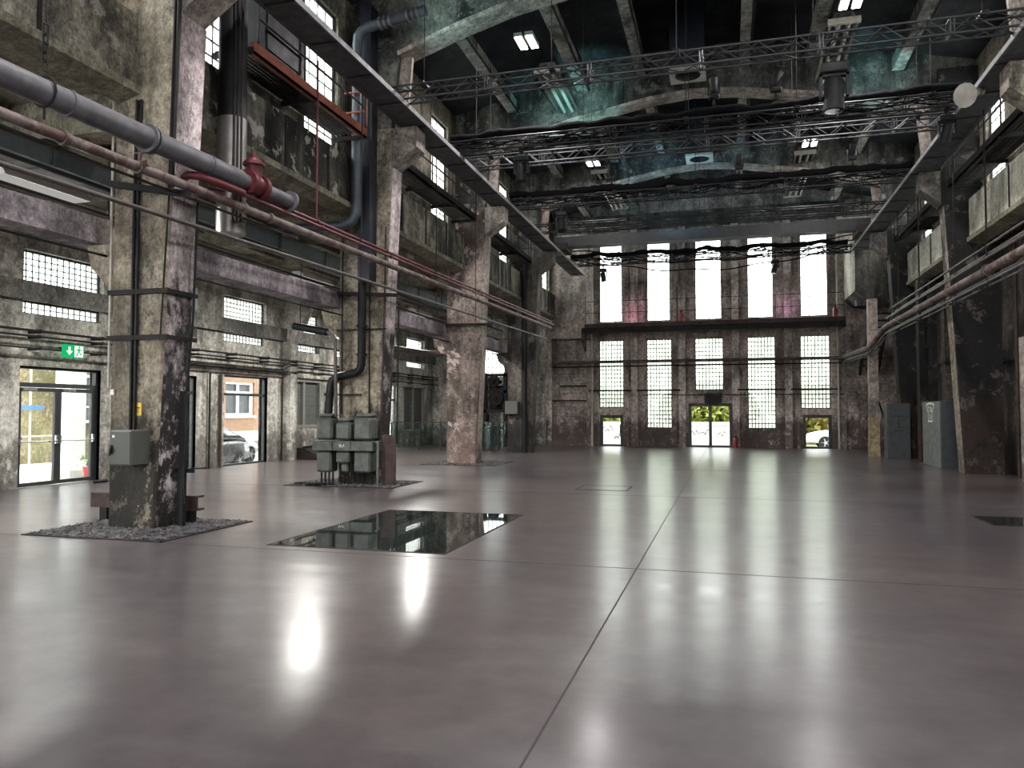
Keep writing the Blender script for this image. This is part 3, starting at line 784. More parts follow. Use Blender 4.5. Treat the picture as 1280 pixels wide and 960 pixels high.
# vertical flue with silver lower half near column one
t=thing('flue_duct','round vertical flue, black above and silver below, behind the red valve','duct',(-7.80,10.75,4.6))
MB().tube([(-7.80,10.75,4.55),(-7.80,10.75,6.45)],.235,18).build('lower_duct',M['silver'],t,label='silver sheet-metal lower length')
MB().tube([(-7.80,10.75,6.45),(-7.80,10.75,11.1)],.225,18).build('upper_duct',M['black'],t)
for q in range(3): MB().tube([(-7.62+q*.07,10.55,4.7),(-7.62+q*.07,10.55,9)],.018,6).build('conduit',M['steel'],t)

# ------------------------------------------------------------------ crane girders
def crane_girder(x0,x1,label,yend):
    t=thing('crane_girder',label,'girder',((x0+x1)/2,20,8.2))
    MB().box(x0,x1,3,yend,8.22,8.29).build('box_beam',M['girder'],t)
    inner=x1 if x0<0 else x0
    MB().box(inner-.02,inner+.02,3,yend,8.21,8.31).build('edge_flange',M['flange'],t,label='pale worn edge flange')
    for q in range(24):
        y=3.6+q*1.4
        if y<yend-.3: MB().box(x0-.01,x1+.01,y,y+.05,8.205,8.23).build('girder_seam',M['steel'],t)
    MB().box(x0 if x0<0 else x1-.08, x0+.08 if x0<0 else x1,3,yend,8.29,8.52).build('web_plate',M['steel'],t)
crane_girder(-7.12,-6.60,'long dark grey crane girder on the corbels above the pipes and grey columns',36.4)
crane_girder(4.92,5.45,'long dark grey crane girder on the corbels above the black columns',33.7)
for i,(xx,l) in enumerate(((-7.2,'slim steel angle running beside the crane girder over the catwalks'),(5.53,'slim steel angle running beside the crane girder by the cream parapets'))):
    tag(MB().box(xx-.05,xx+.05,3,36.3 if xx<0 else 33.7,8.24,8.36).build('steel_angle',M['girder'],loc=(xx,20,8.2)),l,'steel angle')

# ------------------------------------------------------------------ roof: frames, purlins, slab
def X_(x): return -1.84-x
low=[(-7.42,8.2),(-7.27,9.95),(-5.82,10.43),(-4.58,10.76),(-2.2,11.16)]
contour=low+[(-.92,11.27)]+[(X_(a),b) for a,b in reversed(low)]
frl=['first concrete roof frame, springing from the switchgear column','second concrete roof frame, springing from the peeling column','third concrete roof frame, springing from the last dark column']
for i,y in enumerate(C[1:]):
    t=thing('roof_frame',frl[i],'roof frame',(-.92,y+.25,8.2))
    top=[(8.0-1.84+.7-.0,11.4)]
    poly=[(-8.42,8.2)]+contour+[(X_(-8.42),8.2),(X_(-8.42),11.25),(-.92+1.7,12.55),(-.92-1.7,12.55),(-8.42,11.25)]
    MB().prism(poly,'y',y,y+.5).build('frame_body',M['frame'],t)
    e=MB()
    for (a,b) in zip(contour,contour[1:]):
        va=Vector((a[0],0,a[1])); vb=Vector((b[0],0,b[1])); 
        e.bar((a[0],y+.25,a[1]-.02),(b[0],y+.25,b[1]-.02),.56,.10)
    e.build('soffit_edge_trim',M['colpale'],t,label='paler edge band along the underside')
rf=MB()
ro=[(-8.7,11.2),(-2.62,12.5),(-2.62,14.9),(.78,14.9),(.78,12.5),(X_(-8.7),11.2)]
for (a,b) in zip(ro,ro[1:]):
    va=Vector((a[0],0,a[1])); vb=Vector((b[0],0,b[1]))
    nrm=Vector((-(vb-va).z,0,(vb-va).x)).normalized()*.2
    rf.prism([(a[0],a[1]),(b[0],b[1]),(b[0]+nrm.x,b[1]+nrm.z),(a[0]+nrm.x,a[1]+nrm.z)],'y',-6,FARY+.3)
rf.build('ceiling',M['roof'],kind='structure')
pn=[(-6.5,11.35,.30,.36,'purlin'),(-4.25,11.8,.32,.38,'purlin'),(-2.42,12.0,.26,.45,'purlin'),(.56,12.0,.26,.45,'purlin'),(2.40,11.8,.32,.38,'purlin'),(4.65,11.35,.30,.36,'purlin')]
pnl=['long roof purlin over the crane girder by the grey columns','long roof purlin next to the lit lamp over the pipe aisle','long roof purlin at the raised roof edge beside the air duct, lamp side','long roof purlin at the raised roof edge beside the air duct, far from the pipes','long roof purlin next to the lit lamp over the black columns','long roof purlin over the crane girder by the black columns']
for (x,z,w,h,m),l in zip(pn,pnl):
    t=thing('roof_purlin',l,'purlin',(x,20,z))
    MB().box(x-w/2,x+w/2,9.5,36.9,z-h/2,z+h/2).build('beam_body',M['purlin'],t)
    MB().tube([(x+w/2+.05,9.5,z-h/2-.02),(x+w/2+.05,36.9,z-h/2-.02)],.03,6).build('conduit',M['steel'],t)
# cross braces between purlins
crs=MB()
# air ducts with round outlets
def air_duct(x0,x1,y0,z,label):
    t=thing('air_duct',label,'air duct',((x0+x1)/2,y0+.5,z))
    MB().box(x0,x1,y0,y0+.95,z+.31,14.9).box(x0,x0+.03,y0,y0+.95,z+.05,z+.31).box(x1-.03,x1,y0,y0+.95,z+.05,z+.31).box(x0,x1,y0,y0+.03,z+.05,z+.31).box(x0,x1,y0+.92,y0+.95,z+.05,z+.31).build('duct_body',M['navy'],t)
    d=MB(); n=24; cx=(x0+x1)/2; cy=y0+.475; r=.36; h=.50
    # square plate with a round hole
    ring=[]; sqr=[]
    for k in range(n):
        a=2*PI*k/n; c,s=math.cos(a),math.sin(a); m=max(abs(c),abs(s))
        ring.append((cx+r*c,cy+r*s)); sqr.append((cx+h*c/m,cy+h*s/m))
    v=[(p[0],p[1],z-.03) for p in ring]+[(p[0],p[1],z-.03) for p in sqr]
    d._add(v,[(k,(k+1)%n,n+(k+1)%n,n+k) for k in range(n)])
    v=[(p[0],p[1],z-.03) for p in sqr]+[(p[0],p[1],z+.05) for p in sqr]
    d._add(v,[(k,(k+1)%n,n+(k+1)%n,n+k) for k in range(n)])
    d.build('outlet_plate',M['pale'],t,label='square pale plate with a round hole')
    c=MB()
    v=[(p[0],p[1],z-.03) for p in ring]+[(cx+(p[0]-cx)*.7,cy+(p[1]-cy)*.7,z+.3) for p in ring]
    c._add(v,[(k,(k+1)%n,n+(k+1)%n,n+k) for k in range(n)],True)
    c._add([(cx+(p[0]-cx)*.7,cy+(p[1]-cy)*.7,z+.3) for p in ring],[tuple(range(n))])
    c.build('outlet_nozzle',M['black'],t)
air_duct(-1.48,-.53,21.5,11.2,'dark navy air duct with round outlet in front of the second roof frame')
air_duct(-1.42,-.47,29.0,11.2,'dark navy air duct with round outlet nearer the window wall')

# radiant heaters
def heater(x,y0,y1,label):
    t=thing('radiant_heater',label,'heater',(x,(y0+y1)/2,11))
    w=.34
    MB().prism([(x-w,10.98),(x-w+.06,10.98),(x-.16,11.22),(x+.16,11.22),(x+w-.06,10.98),(x+w,10.98),(x+.2,11.27),(x-.2,11.27)],'y',y0,y1).build('reflector',M['silver'],t)
    for q in (-.12,.12): MB().tube([(x+q,y0+.1,11.02),(x+q,y1-.1,11.02)],.055,8).build('burner_tube',M['pale'],t)
    MB().box(x-w-.03,x+w+.03,y0-.06,y0+.04,10.96,11.10).build('end_plate',M['pale'],t); MB().box(x-w-.03,x+w+.03,y1-.04,y1+.06,10.96,11.10).build('end_plate',M['pale'],t)
    h=MB()
    for yy in (y0+.5,y1-.5):
        for q in (-.3,.3): h.tube([(x+q,yy,11.15),(x+q*.8,yy,11.95)],.008,5)
    h.build('hanger_wire_chain',M['steel'],t)
heater(-4.70,20.3,25.2,'long radiant heater with two tubes behind the first lit lamp over the pipe side')
heater(-4.70,29.5,35.0,'long radiant heater behind the smaller lit lamp over the pipe side')
heater(2.78,19.6,25.2,'long radiant heater with two tubes behind the lit lamp over the black columns')
heater(2.78,29.3,35.0,'long radiant heater behind the smaller lit lamp over the black columns')
def ceiling_lamp(x,y,label):
    t=thing('ceiling_lamp',label,'lamp',(x,y,11),group='added unseen lamps over the near end of the hall' if y<10 else None)
    for q in (-.14,.14):
        b=MB().box(x+q-.10,x+q+.10,y-.36,y+.36,11.0,11.10).build('lamp_housing',M['pale'],t)
        MB().box(x+q-.085,x+q+.085,y-.34,y+.34,10.985,11.0).build('led_tube',M['led'],b)
        h=MB()
        for s in (-.25,.25): h.tube([(x+q,y+s,11.1),(x+q,y+s,12.0)],.007,5)
        h.build('hanger_wire_chain',M['steel'],b)
LAMPS=[(-4.82,18.5,'bright twin-tube ceiling lamp above the first truss, pipe side'),(-4.80,28.3,'bright twin-tube ceiling lamp between the middle trusses, pipe side'),(2.80,18.6,'bright twin-tube ceiling lamp at the upper edge over the black columns'),(2.84,28.2,'bright twin-tube ceiling lamp between the middle trusses, black column side')]
for a in LAMPS: ceiling_lamp(*a)
FILL_LAMPS=[(-4.82,8.8),(2.8,8.8),(-4.82,-1.0),(2.8,-1.0)]  # added lamps out of view, continuing the row to light the column fronts
for k,(a,b) in enumerate(FILL_LAMPS): ceiling_lamp(a,b,'added twin-tube fill lamp out of view above the camera end',)

# ------------------------------------------------------------------ lighting trusses
def truss(y,z,x0,x1,label,mat,s=.29,bay=.36,support=True):
    t=thing('lighting_truss',label,'truss',((x0+x1)/2,y,z))
    for (dy,dz) in ((0,0),(s,0),(0,s),(s,s)):
        MB().tube([(x0,y+dy,z+dz),(x1,y+dy,z+dz)],.024,7).build('chord',M[mat],t)
    b=MB(); n=int((x1-x0)/bay); bx=(x1-x0)/n
    for k in range(n):
        xa=x0+k*bx; xb=xa+bx; up=k%2==0
        for dy in (0,s): b.tube([(xa,y+dy,z+(0 if up else s)),(xb,y+dy,z+(s if up else 0))],.012,5,False)
        for dz in (0,s): b.tube([(xa,y+(0 if up else s),z+dz),(xb,y+(s if up else 0),z+dz)],.012,5,False)
        if k%6==0:
            for dy in (0,s):
                for o in (0,.06): b.tube([(xa+o,y+dy,z),(xa+o,y+dy,z+s)],.014,5,False)
            for dz in (0,s): b.tube([(xa,y,z+dz),(xa,y+s,z+dz)],.014,5,False)
    b.build('brace_lattice',M[mat],t)
    for xx in (-6.2,-3.4,-.9,1.6,4.4):
        zr=11.18+(7.78-abs(xx+.92))*.214 if abs(xx+.92)>1.7 else 14.85
        MB().tube([(xx,y+s/2,z+s),(xx,y+s/2,zr)],.009,5).build('suspension_wire',M['steel'],t)
        MB().box(xx-.06,xx+.06,y-.03,y+s+.03,z+s,z+s+.05).build('hoist_clamp',M['black'],t)
    MB().box(x0-.02,x0+.02,y-.03,y+s+.03,z-.03,z+s+.03).build('end_plate',M[mat],t)
    MB().box(x1-.02,x1+.02,y-.03,y+s+.03,z-.03,z+s+.03).build('end_plate',M[mat],t)
    return t
ZT=8.66
def zt(z=8.36): return z
T=[(14.95,'truss','bare grey lighting truss crossing the hall in front of the ceiling lamps'),
   (18.5,'trussblack','black lighting truss carrying the thickest sagging drape roll'),
   (19.75,'truss','bare lighting truss close behind the thick drape truss'),
   (24.1,'trussblack','black lighting truss with drape roll, second one with drapes'),
   (27.6,'trussblack','bare black lighting truss in front of the grey bridge girder'),
   (34.4,'trussblack','black lighting truss with cable bundle before the tall windows')]
for (y,m,l) in T: truss(y,8.34,-6.95,5.3 if y<30 else 5.0,l,m)
def drape(y,label,seed,x0=-6.9,x1=5.2,amp=.10,r=.11,z=8.68):
    rnd=random.Random(seed); n=90; pts=[]; rs=[]
    ph=rnd.uniform(0,6)
    for k in range(n+1):
        f=k/n; x=x0+(x1-x0)*f
        seg=abs(math.sin(PI*f*5+ph))
        pts.append((x,y+.14+.04*math.sin(f*40+ph),z+.09+amp*(.8-seg)*.8+.02*math.sin(f*77)))
        rs.append(r*(.7+.5*rnd.random()*.6+.35*seg*rnd.random()))
    m=MB().tube(pts,rs,8)
    for q in range(3):
        pts=[]
        for k in range(61):
            f=k/60; x=x0+(x1-x0)*f
            pts.append((x,y-.03+.1*q,z-.08-amp*1.5*abs(math.sin(PI*f*(6+q)+ph+q))))
        m.tube(pts,.018,5)
    o=m.build('rolled_drape',M['blackcloth'],loc=((x0+x1)/2,y,z))
    tag(o,label,'drape'); return o
drape(18.5,'black rolled drape sagging along the first draped truss',1)
drape(24.1,'black rolled drape sagging along the second draped truss',2,amp=.11,r=.125)
drape(34.4,'black cable and drape roll along the truss before the windows',3,amp=.14,r=.11,x1=4.9)
def spotlight(x,y,z,label,tilt=.3,sc=1.0,pan=0.0,up=False):
    """moving head: clamp, base box, yoke, head; hangs below z, or stands above it"""
    t=thing('stage_spotlight',label,'spotlight',(x,y,z))
    g=-1 if up else 1
    def bz(m,xa,xb,ya,yb,za,zb,*r):
        a,b=sorted((z-za*sc*g,z-zb*sc*g)); return m.box(x+xa*sc,x+xb*sc,y+ya*sc,y+yb*sc,a,b,*r)
    m=MB().tube([(x,y,z),(x,y,z-.16*sc*g)],.03*sc,8); bz(m,-.05,.05,-.05,.05,-.04,.06); m.build('clamp',M['black'],t)
    m=MB(); bz(m,-.17,.17,-.1,.1,.16,.30,.02); m.build('base_box',M['black'],t)
    m=MB(); bz(m,-.19,-.15,-.05,.05,.30,.62); bz(m,.15,.19,-.05,.05,.30,.62); bz(m,-.19,.19,-.05,.05,.28,.34); m.build('yoke',M['black'],t)
    c=Vector((x,y,z-.55*sc*g)); d=Vector((math.sin(tilt)*math.cos(pan),math.sin(tilt)*math.sin(pan),-math.cos(tilt)*g))
    h=MB().tube([c-d*.2*sc,c-d*.14*sc,c+d*.1*sc,c+d*.26*sc],[.09*sc,.13*sc,.13*sc,.145*sc],12).build('lamp_head',M['black'],t)
    MB().tube([c+d*.255*sc,c+d*.27*sc],.12*sc,12).build('lens',M['lens'],h)
SP=[(-5.0,18.64,8.31,'black moving spotlight under the thick drape truss, over the grey columns',1.0,0),(-5.15,24.24,8.31,'black moving spotlight under the second draped truss, over the grey columns',1.0,0),
    (1.95,15.1,8.31,'large black spotlight hanging from the bare truss in front of the lit heater',1.35,0),(-.25,18.64,8.97,'small black spotlight standing on the thick drape truss in the hall middle',.75,1),(1.15,18.64,8.97,'small black spotlight standing on the thick drape truss toward the black columns',.75,1),
    (-3.5,24.24,8.95,'small black spotlight standing on the second draped truss over the pipes',.7,1),(.4,24.24,8.95,'small black spotlight standing on the second draped truss in the hall middle',.7,1),(3.6,24.24,8.95,'small black spotlight standing on the second draped truss toward the black columns',.7,1),
    (-5.4,34.54,8.31,'black spotlight hanging below the cable truss before the outer window',.9,0),(2.0,34.54,8.31,'black spotlight hanging below the cable truss before the fourth window',.9,0),
    (4.7,18.64,8.31,'black spotlight at the black column end of the thick drape truss',.9,0)]
for (x,y,z,l,sc,up) in SP: spotlight(x,y,z,l,random.uniform(-.4,.5),sc,random.uniform(0,6),bool(up))
t=thing('horn_speaker','pale horn loudspeaker on the crane girder at the black column side','speaker',(4.75,17.2,8.0))
MB().tube([(4.95,17.3,8.12),(4.82,17.2,8.06),(4.62,17.0,7.97)],[.05,.09,.24],14).build('horn',M['pale'],t)
MB().tube([(4.95,17.3,8.12),(5.02,17.35,8.15)],.08,12).tube([(5.0,17.33,8.15),(5.0,17.33,8.22)],.02,6).build('driver',M['boxgrey'],t)
# grey bridge girder
t=thing('bridge_crane','wide dark grey bridge crane girder spanning the hall before the window wall','crane',(-.92,31.2,8.6))
MB().box(-6.9,5.2,30.95,31.5,8.48,8.90).build('bridge_girder',plain('bridge_crane_paint',(.024,.025,.028),.6,0),t)
MB().box(-7.0,-6.3,30.6,31.9,8.31,8.60).build('end_carriage',M['steel'],t); MB().box(4.7,5.34,30.6,31.9,8.31,8.60).build('end_carriage',M['steel'],t)
r=MB()
for zz in (9.25,9.5): r.tube([(-6.8,30.95,zz),(5.1,30.95,zz)],.018,5)
for q in range(15): r.tube([(-6.8+q*.85,30.95,8.96),(-6.8+q*.85,30.95,9.5)],.018,5)
r.build('railing_trim',M['steel'],t)
# loose cables sagging below the far truss
cl=['slack black cable sagging deepest below the cable truss','slack black cable sagging in the middle below the cable truss','slack black cable drawn tight below the cable truss']
for q in range(3):
    pts=[(-6.6+11.6*k/30, 33.2+.25*q, 8.75-.15*q-(.35+.18*q)*math.sin(PI*k/30)+.05*math.sin(k*.9+q)) for k in range(31)]
    tag(MB().tube(pts,.028,6).build('stage_cable',M['blackcloth'],loc=(0,33.2,8.8)),cl[q],'cable')

# ------------------------------------------------------------------ pipes on the aisle side
def interp(p,q,n): return [tuple(p[i]+(q[i]-p[i])*k/n for i in range(3)) for k in range(n+1)]
t=thing('grey_pipe','big grey pipe with flanges hanging from a chain in front of the cabinet column','pipe',(-7.2,7,5.2))
MB().tube([(-7.2,2,5.06),(-7.2,10.1,5.23)],.145,18).build('pipe',M['greypipe'],t)
MB().tube([(-7.2,10.1,5.23),(-7.2,10.55,5.24),(-7.2,11.55,5.25)],[.115,.115,.115],16).build('end_pipe',M['greypipe'],t)
for yy,r in ((8.15,.19),(8.22,.19),(6.9,.158),(11.5,.18),(9.35,.158)): MB().tube([(-7.2,yy,5.06+.0207*(yy-2)),(-7.2,yy+.035,5.06+.0207*(yy-2))],r,18).build('flange',M['greypipe'],t)
c=MB(); yy=6.62
for q in range(5):
    z=5.45+q*.1; a=(.03,0) if q%2 else (0,.03)
    c.tube([(-7.2+a[0],yy+a[1],z-.05),(-7.2-a[0],yy-a[1],z-.05),(-7.2-a[0],yy-a[1],z+.07),(-7.2+a[0],yy+a[1],z+.07),(-7.2+a[0],yy+a[1],z-.05)],.011,5)
c.tube([(-7.2,yy,5.95),(-7.2,yy,8.22)],.012,5); 
c.tube([(-7.2+.16*math.cos(k*PI/8),yy,5.17+.17*math.sin(k*PI/8)) for k in range(17)],.014,5)
c.tube([(-7.2,yy,5.0),(-7.2,yy,4.86)],.012,5)
c.build('chain',M['steel'],t)
t=thing('red_valve','big dark red gate valve in line with the grey pipe','valve',(-7.2,10.4,5.2))
MB().tube([(-7.2,10.28,5.24),(-7.2,10.36,5.24)],.20,16).tube([(-7.2,10.62,5.24),(-7.2,10.70,5.24)],.20,16).tube([(-7.2,10.36,5.24),(-7.2,10.49,5.24),(-7.2,10.62,5.24)],[.14,.19,.14],14).build('valve_body',M['red'],t)
MB().tube([(-7.2,10.49,5.34),(-7.2,10.49,5.55),(-7.2,10.49,5.60),(-7.2,10.49,5.68)],[.13,.12,.16,.07],12).tube([(-7.2,10.49,5.55),(-7.2,10.49,5.59)],.17,12).build('bonnet',M['red'],t)
MB().tube([(-7.2,10.49,5.66),(-7.2,10.49,5.78)],.04,10).build('spindle_cap',M['red'],t)
t=thing('red_pipe_bend','short dark red pipe bends joining below the grey pipe at the cabinet column','pipe',(-7.3,9.2,5))
MB().tube([(-7.6,9.3,5.0),(-7.35,9.15,5.02),(-7.2,9.2,5.0),(-7.12,9.5,4.98),(-7.12,10.1,5.0)],.06,10).tube([(-7.55,9.6,4.9),(-7.3,9.55,4.9),(-7.2,9.75,4.9)],.05,10).build('pipe',M['red'],t)
PZ=lambda a,b,y: a+(b-a)*(y-6)/25.2
t=thing('rusty_pipe','long flaking beige and rust pipe running past all the grey columns','pipe',(-7.2,12,4.8))
MB().tube([(-7.2,2,4.65),(-7.2,6,4.73),(-7.2,31.6,5.2)],.066,12).build('pipe',M['rustpipe'],t)
for yy in (6.85,8.0,10.2,10.9,14.6,17.4,20.5,24.2): MB().tube([(-7.2,yy,PZ(4.73,5.19,yy)),(-7.2,yy+.07,PZ(4.73,5.19,yy+.07))],.088,12).build('pipe_collar',M['rustpipe'],t)
MB().tube([(-7.2,8.05,4.78),(-7.2,8.05,4.95)],.025,8).tube([(-7.28,8.05,4.96),(-7.12,8.05,4.96)],.014,6).tube([(-7.12,8.02,4.80),(-7.0,8.0,4.80)],.045,8).build('stop_tap',M['rustpipe'],t)
rl=['upper dark red sprinkler pipe above the rusty pipe','lower dark red sprinkler pipe above the rusty pipe']
for i,(dx,za,zb,r) in enumerate(((-.05,5.03,5.50,.035),(.05,4.92,5.36,.032))):
    t=thing('sprinkler_pipe',rl[i],'pipe',(-7.2+dx,15,5.1))
    MB().tube([(-7.2+dx,9.3,PZ(za,zb,9.3)),(-7.2+dx,32,PZ(za,zb,32))],r,8).build('pipe',M['red'],t)
    for yy in (12.5,15.5,19,22,26): MB().tube([(-7.2+dx,yy,PZ(za,zb,yy)),(-7.2+dx,yy+.05,PZ(za,zb,yy+.05))],r*1.5,8).build('coupling',M['red'],t)
for i,(x,y,z0,z1) in enumerate(((-7.30,12.6,5.1,8.2),)):
    conduit([(x,y,z0),(x,y,z1)],.018,'dark red vertical pipe rising from the sprinkler pipes','red','riser_pipe',cat='pipe')
ll=['thin grey pipe hanging lowest below the rusty pipe','thin rusty line tucked just below the rusty pipe at the cabinet column']
conduit([(-7.2,2,4.15),(-7.2,6,4.21),(-7.2,31,4.68)],.032,ll[0],'thinpipe','thin_pipe',cat='pipe')
conduit([(-7.34,2,4.58),(-7.34,12,4.73)],.02,ll[1],'rust','thin_pipe',cat='pipe')
# pipe hangers
hl=['thin steel hanger rod holding the pipes before the switchgear column','thin steel hanger rod holding the pipes beyond the switchgear column','thin steel hanger rod holding the pipes near the peeling column']
for i,y in enumerate((14.2,18.4,21.6)):
    conduit([(-7.2,y,4.3),(-7.2,y,8.22)],.012,hl[i],'steel','hanger_rod',cat='hanger rod',n=5)
# aisle: duct, lamps, pale pipe
t=thing('ventilation_duct','dark teal ventilation duct under the aisle ceiling behind the columns','duct',(-9.8,12,5.3))
MB().box(-10.1,-9.6,4,31.5,5.30,5.62).build('duct_body',M['teal'],t)
for q in range(14): MB().box(-10.13,-9.57,5+q*2,5.05+q*2,5.28,5.64).build('duct_flange',M['teal'],t)
conduit([(-11.1,3,5.35),(-11.1,FARY-.2,5.35)],.06,'cream pipe running along the aisle under the ceiling','pale','cream_pipe',cat='pipe')
conduit([(-9.3,3,5.12),(-9.3,31.5,5.12)],.035,'black cable pipe below the teal ventilation duct',mat='black',name='cable_pipe')
def aisle_lamp(x,y,label):
    t=thing('hanging_lamp',label,'lamp',(x,y,5.3))
    MB().prism([(x-.22,5.22),(x+.22,5.22),(x+.14,5.36),(x-.14,5.36)],'y',y-.8,y+.8).build('lamp_housing',M['white'],t)
    MB().box(x-.19,x+.19,y-.77,y+.77,5.205,5.22).build('diffuser',M['diffuser'],t)
    l=bpy.data.lights.new('aisle_lamp_light','AREA'); l.shape='RECTANGLE'; l.size=.36; l.size_y=1.5; l.energy=380; l.color=(1,.98,.92)
    o=bpy.data.objects.new('aisle_lamp_light',l); COL.objects.link(o); o.location=(x,y,5.2)
    MB().tube([(x,y-.5,5.36),(x,y-.5,6.1)],.008,5).tube([(x,y+.5,5.36),(x,y+.5,6.1)],.008,5).build('hanger_wire_chain',M['steel'],t)
aisle_lamp(-10.6,9.7,'white hanging lamp with pale lit underside in the aisle behind the cabinet column')
aisle_lamp(-10.9,18.6,'white hanging lamp with pale lit underside in the aisle beside the switchgear column')
aisle_lamp(-10.9,26.2,'white hanging lamp with pale lit underside in the aisle behind the peeling column')
conduit([(-9.3,17.5,3.42),(-9.3,22.6,3.52),(-8.9,23.0,3.5)],.10,'thick grey insulated pipe between switchgear column and peeling column','thinpipe','insulated_pipe',cat='pipe')

vl=['thin dark conduit on the wall pier between entrance door and narrow door','dark conduit on the pier beside the narrow glazed door','rusty pipe on the pier beside the glazed opening with cars outside','thin conduit on the haunched pier beside the boarded shutters','thin conduit on the far side of the boarded shutters']
for k,(yy,r,m) in enumerate(((15.75,.02,'black'),(19.25,.03,'steel'),(19.75,.045,'rust'),(23.05,.025,'steel'),(26.3,.022,'black'))):
    conduit([(LW+.1,yy,0),(LW+.1,yy,2.8)],r,vl[k],m,'wall_conduit')
for k,(x,z,r,m,l) in enumerate(((-9.0,4.62,.02,'steel','thin dark line on top of the aisle beams'),(-8.62,3.9,.018,'black','thin black line passing the outer edges of the columns'),(-10.4,5.05,.025,'thinpipe','thin grey line under the aisle ceiling beside the teal duct'))):
    conduit([(x,3,z),(x,30.2,z)],r,l,m,'cable_pipe')
rl=['slim rod hanging from the aisle ceiling before the cabinet column','slim rod hanging from the aisle ceiling beside the second aisle lamp','slim rod hanging from the aisle ceiling behind the switchgear column','slim rod hanging from the aisle ceiling near the peeling column']
for k,(x,y,z) in enumerate(((-10.4,10.9,4.9),(-10.4,17.2,3.7),(-10.4,20.6,3.6),(-10.4,24.9,4.9))): conduit([(x,y,z),(x,y,6.32)],.012,rl[k],'steel','hanger_rod',cat='hanger rod',n=5)
# timber and steel on the aisle floor, machine and balustrade
t=thing('steel_ramp','dark folded steel ramp plate lying by the aisle wall below the shutters','ramp',(LW+.7,24.4,0))
MB().prism([(LW+.15,0),(LW+1.3,0),(LW+1.25,.06),(LW+.5,.38),(LW+.2,.40)],'y',23.8,26.2).build('ramp_plate',M['steel'],t)
MB().box(LW+.9,LW+1.35,23.8,26.3,.0,.05).box(LW+.45,LW+.5,23.8,26.2,.36,.46).build('ramp_edge',M['black'],t)
t=thing('glass_balustrade','glass balustrade with dark posts guarding the floor opening in the aisle','balustrade',(-12,31,0))
px=[-14.2,-12.9,-11.9]
for x in px+[-10.9,-9.8]: MB().box(x-.025,x+.025,31.0,31.05,0,1.2).build('post',M['darkframe'],t)
for a,b in zip(px+[-10.9],px[1:]+[-10.9,-9.8]): MB().box(a+.03,b-.03,31.02,31.035,.1,1.15).build('glass_pane',M['balglass'],t)
MB().box(-14.2,-9.8,30.99,31.06,1.18,1.22).build('handrail',M['darkframe'],t)
t=thing('glass_balustrade','greenish glass balustrade between peeling column and dark column','balustrade',(-9,32.5,0))
for x in (-10.6,-9.75,-8.85): MB().box(x-.025,x+.025,32.4,32.45,0,1.2).build('post',M['darkframe'],t)
for a,b in ((-10.6,-9.75),(-9.75,-8.85)): MB().box(a+.03,b-.03,32.42,32.435,.08,1.16).build('glass_pane',M['balglass'],t)
MB().box(-10.6,-8.85,32.39,32.46,1.18,1.22).build('handrail',M['darkframe'],t)
t=thing('old_machine','big black riveted machine with shafts and wheels standing behind the balustrade','machine',(-10.6,35.2,0))
f=MB()
for x in (-12.0,-11.1,-10.1,-9.4): f.box(x-.08,x+.08,34.7,34.9,0,3.5)
for z in (.9,1.7,2.6,3.4): f.box(-12.0,-9.4,34.7,34.9,z-.07,z+.07)
f.build('machine_frame_lattice',M['black'],t)
for (x,z,r) in ((-11.5,2.2,.42),(-10.5,2.3,.36),(-9.8,1.9,.4),(-10.6,3.1,.28),(-11.6,3.1,.3)):
    MB().tube([(x,34.5,z),(x,34.62,z)],r,18).tube([(x,34.3,z),(x,35.6,z)],.09,10).build('wheel',M['steel'],t)
MB().box(-11.9,-11.2,34.9,35.8,.1,1.6,.05).box(-10.9,-10.2,34.9,35.8,1.75,2.9,.06).build('gear_housing',M['black'],t)
MB().tube([(-9.2,34.6,.2),(-9.2,34.6,3.6)],.07,10).build('shaft',M['steel'],t)
MB().box(-9.75,-9.45,34.3,34.34,1.1,1.75).build('notice_plate',M['white'],t)

# ------------------------------------------------------------------ far wall
wx=[(-6.04,-4.84),(-3.74,-2.55),(-1.48,-.18),(.89,2.13),(3.2,4.47)]
lowb=[1.86,.88,2.68,.88,1.80]
fops=[(a,b,z,5.14) for (a,b),z in zip(wx,lowb)]+[(a+.03,b-.06,6.02,10.05) for a,b in wx]
fops+=[(-6.0,-4.88,0,1.5),(-1.80,.20,0,2.06),(3.27,4.50,0,1.52)]
fw=MB(); wall_boxes(fw,-8.7,7.7,0,15.2,fops,lambda a,b,c,d: fw.box(a,b,FARY,FARY+.4,c,d))
pxs=[-6.45,-4.30,-2.06,.36,2.66,4.92]
ps=MB()
for x in pxs: ps.box(x-.16,x+.16,FARY-.26,FARY-.002,0,10.44)
ps.build('trim_12',M['pilaster'],kind='structure')
for x in (-6.2,-4.68,-3.9,-2.42,-1.62,-.05,.75,2.26,3.06,4.6): fw.box(x-.09,x+.09,FARY-.08,FARY,0 if abs(x+.9)>1 else 2.1,10.6)
fw.box(-8.4,6.9,FARY-.1,FARY,5.3,5.62)
fw.build('wall_far',M['farwall'],kind='structure')
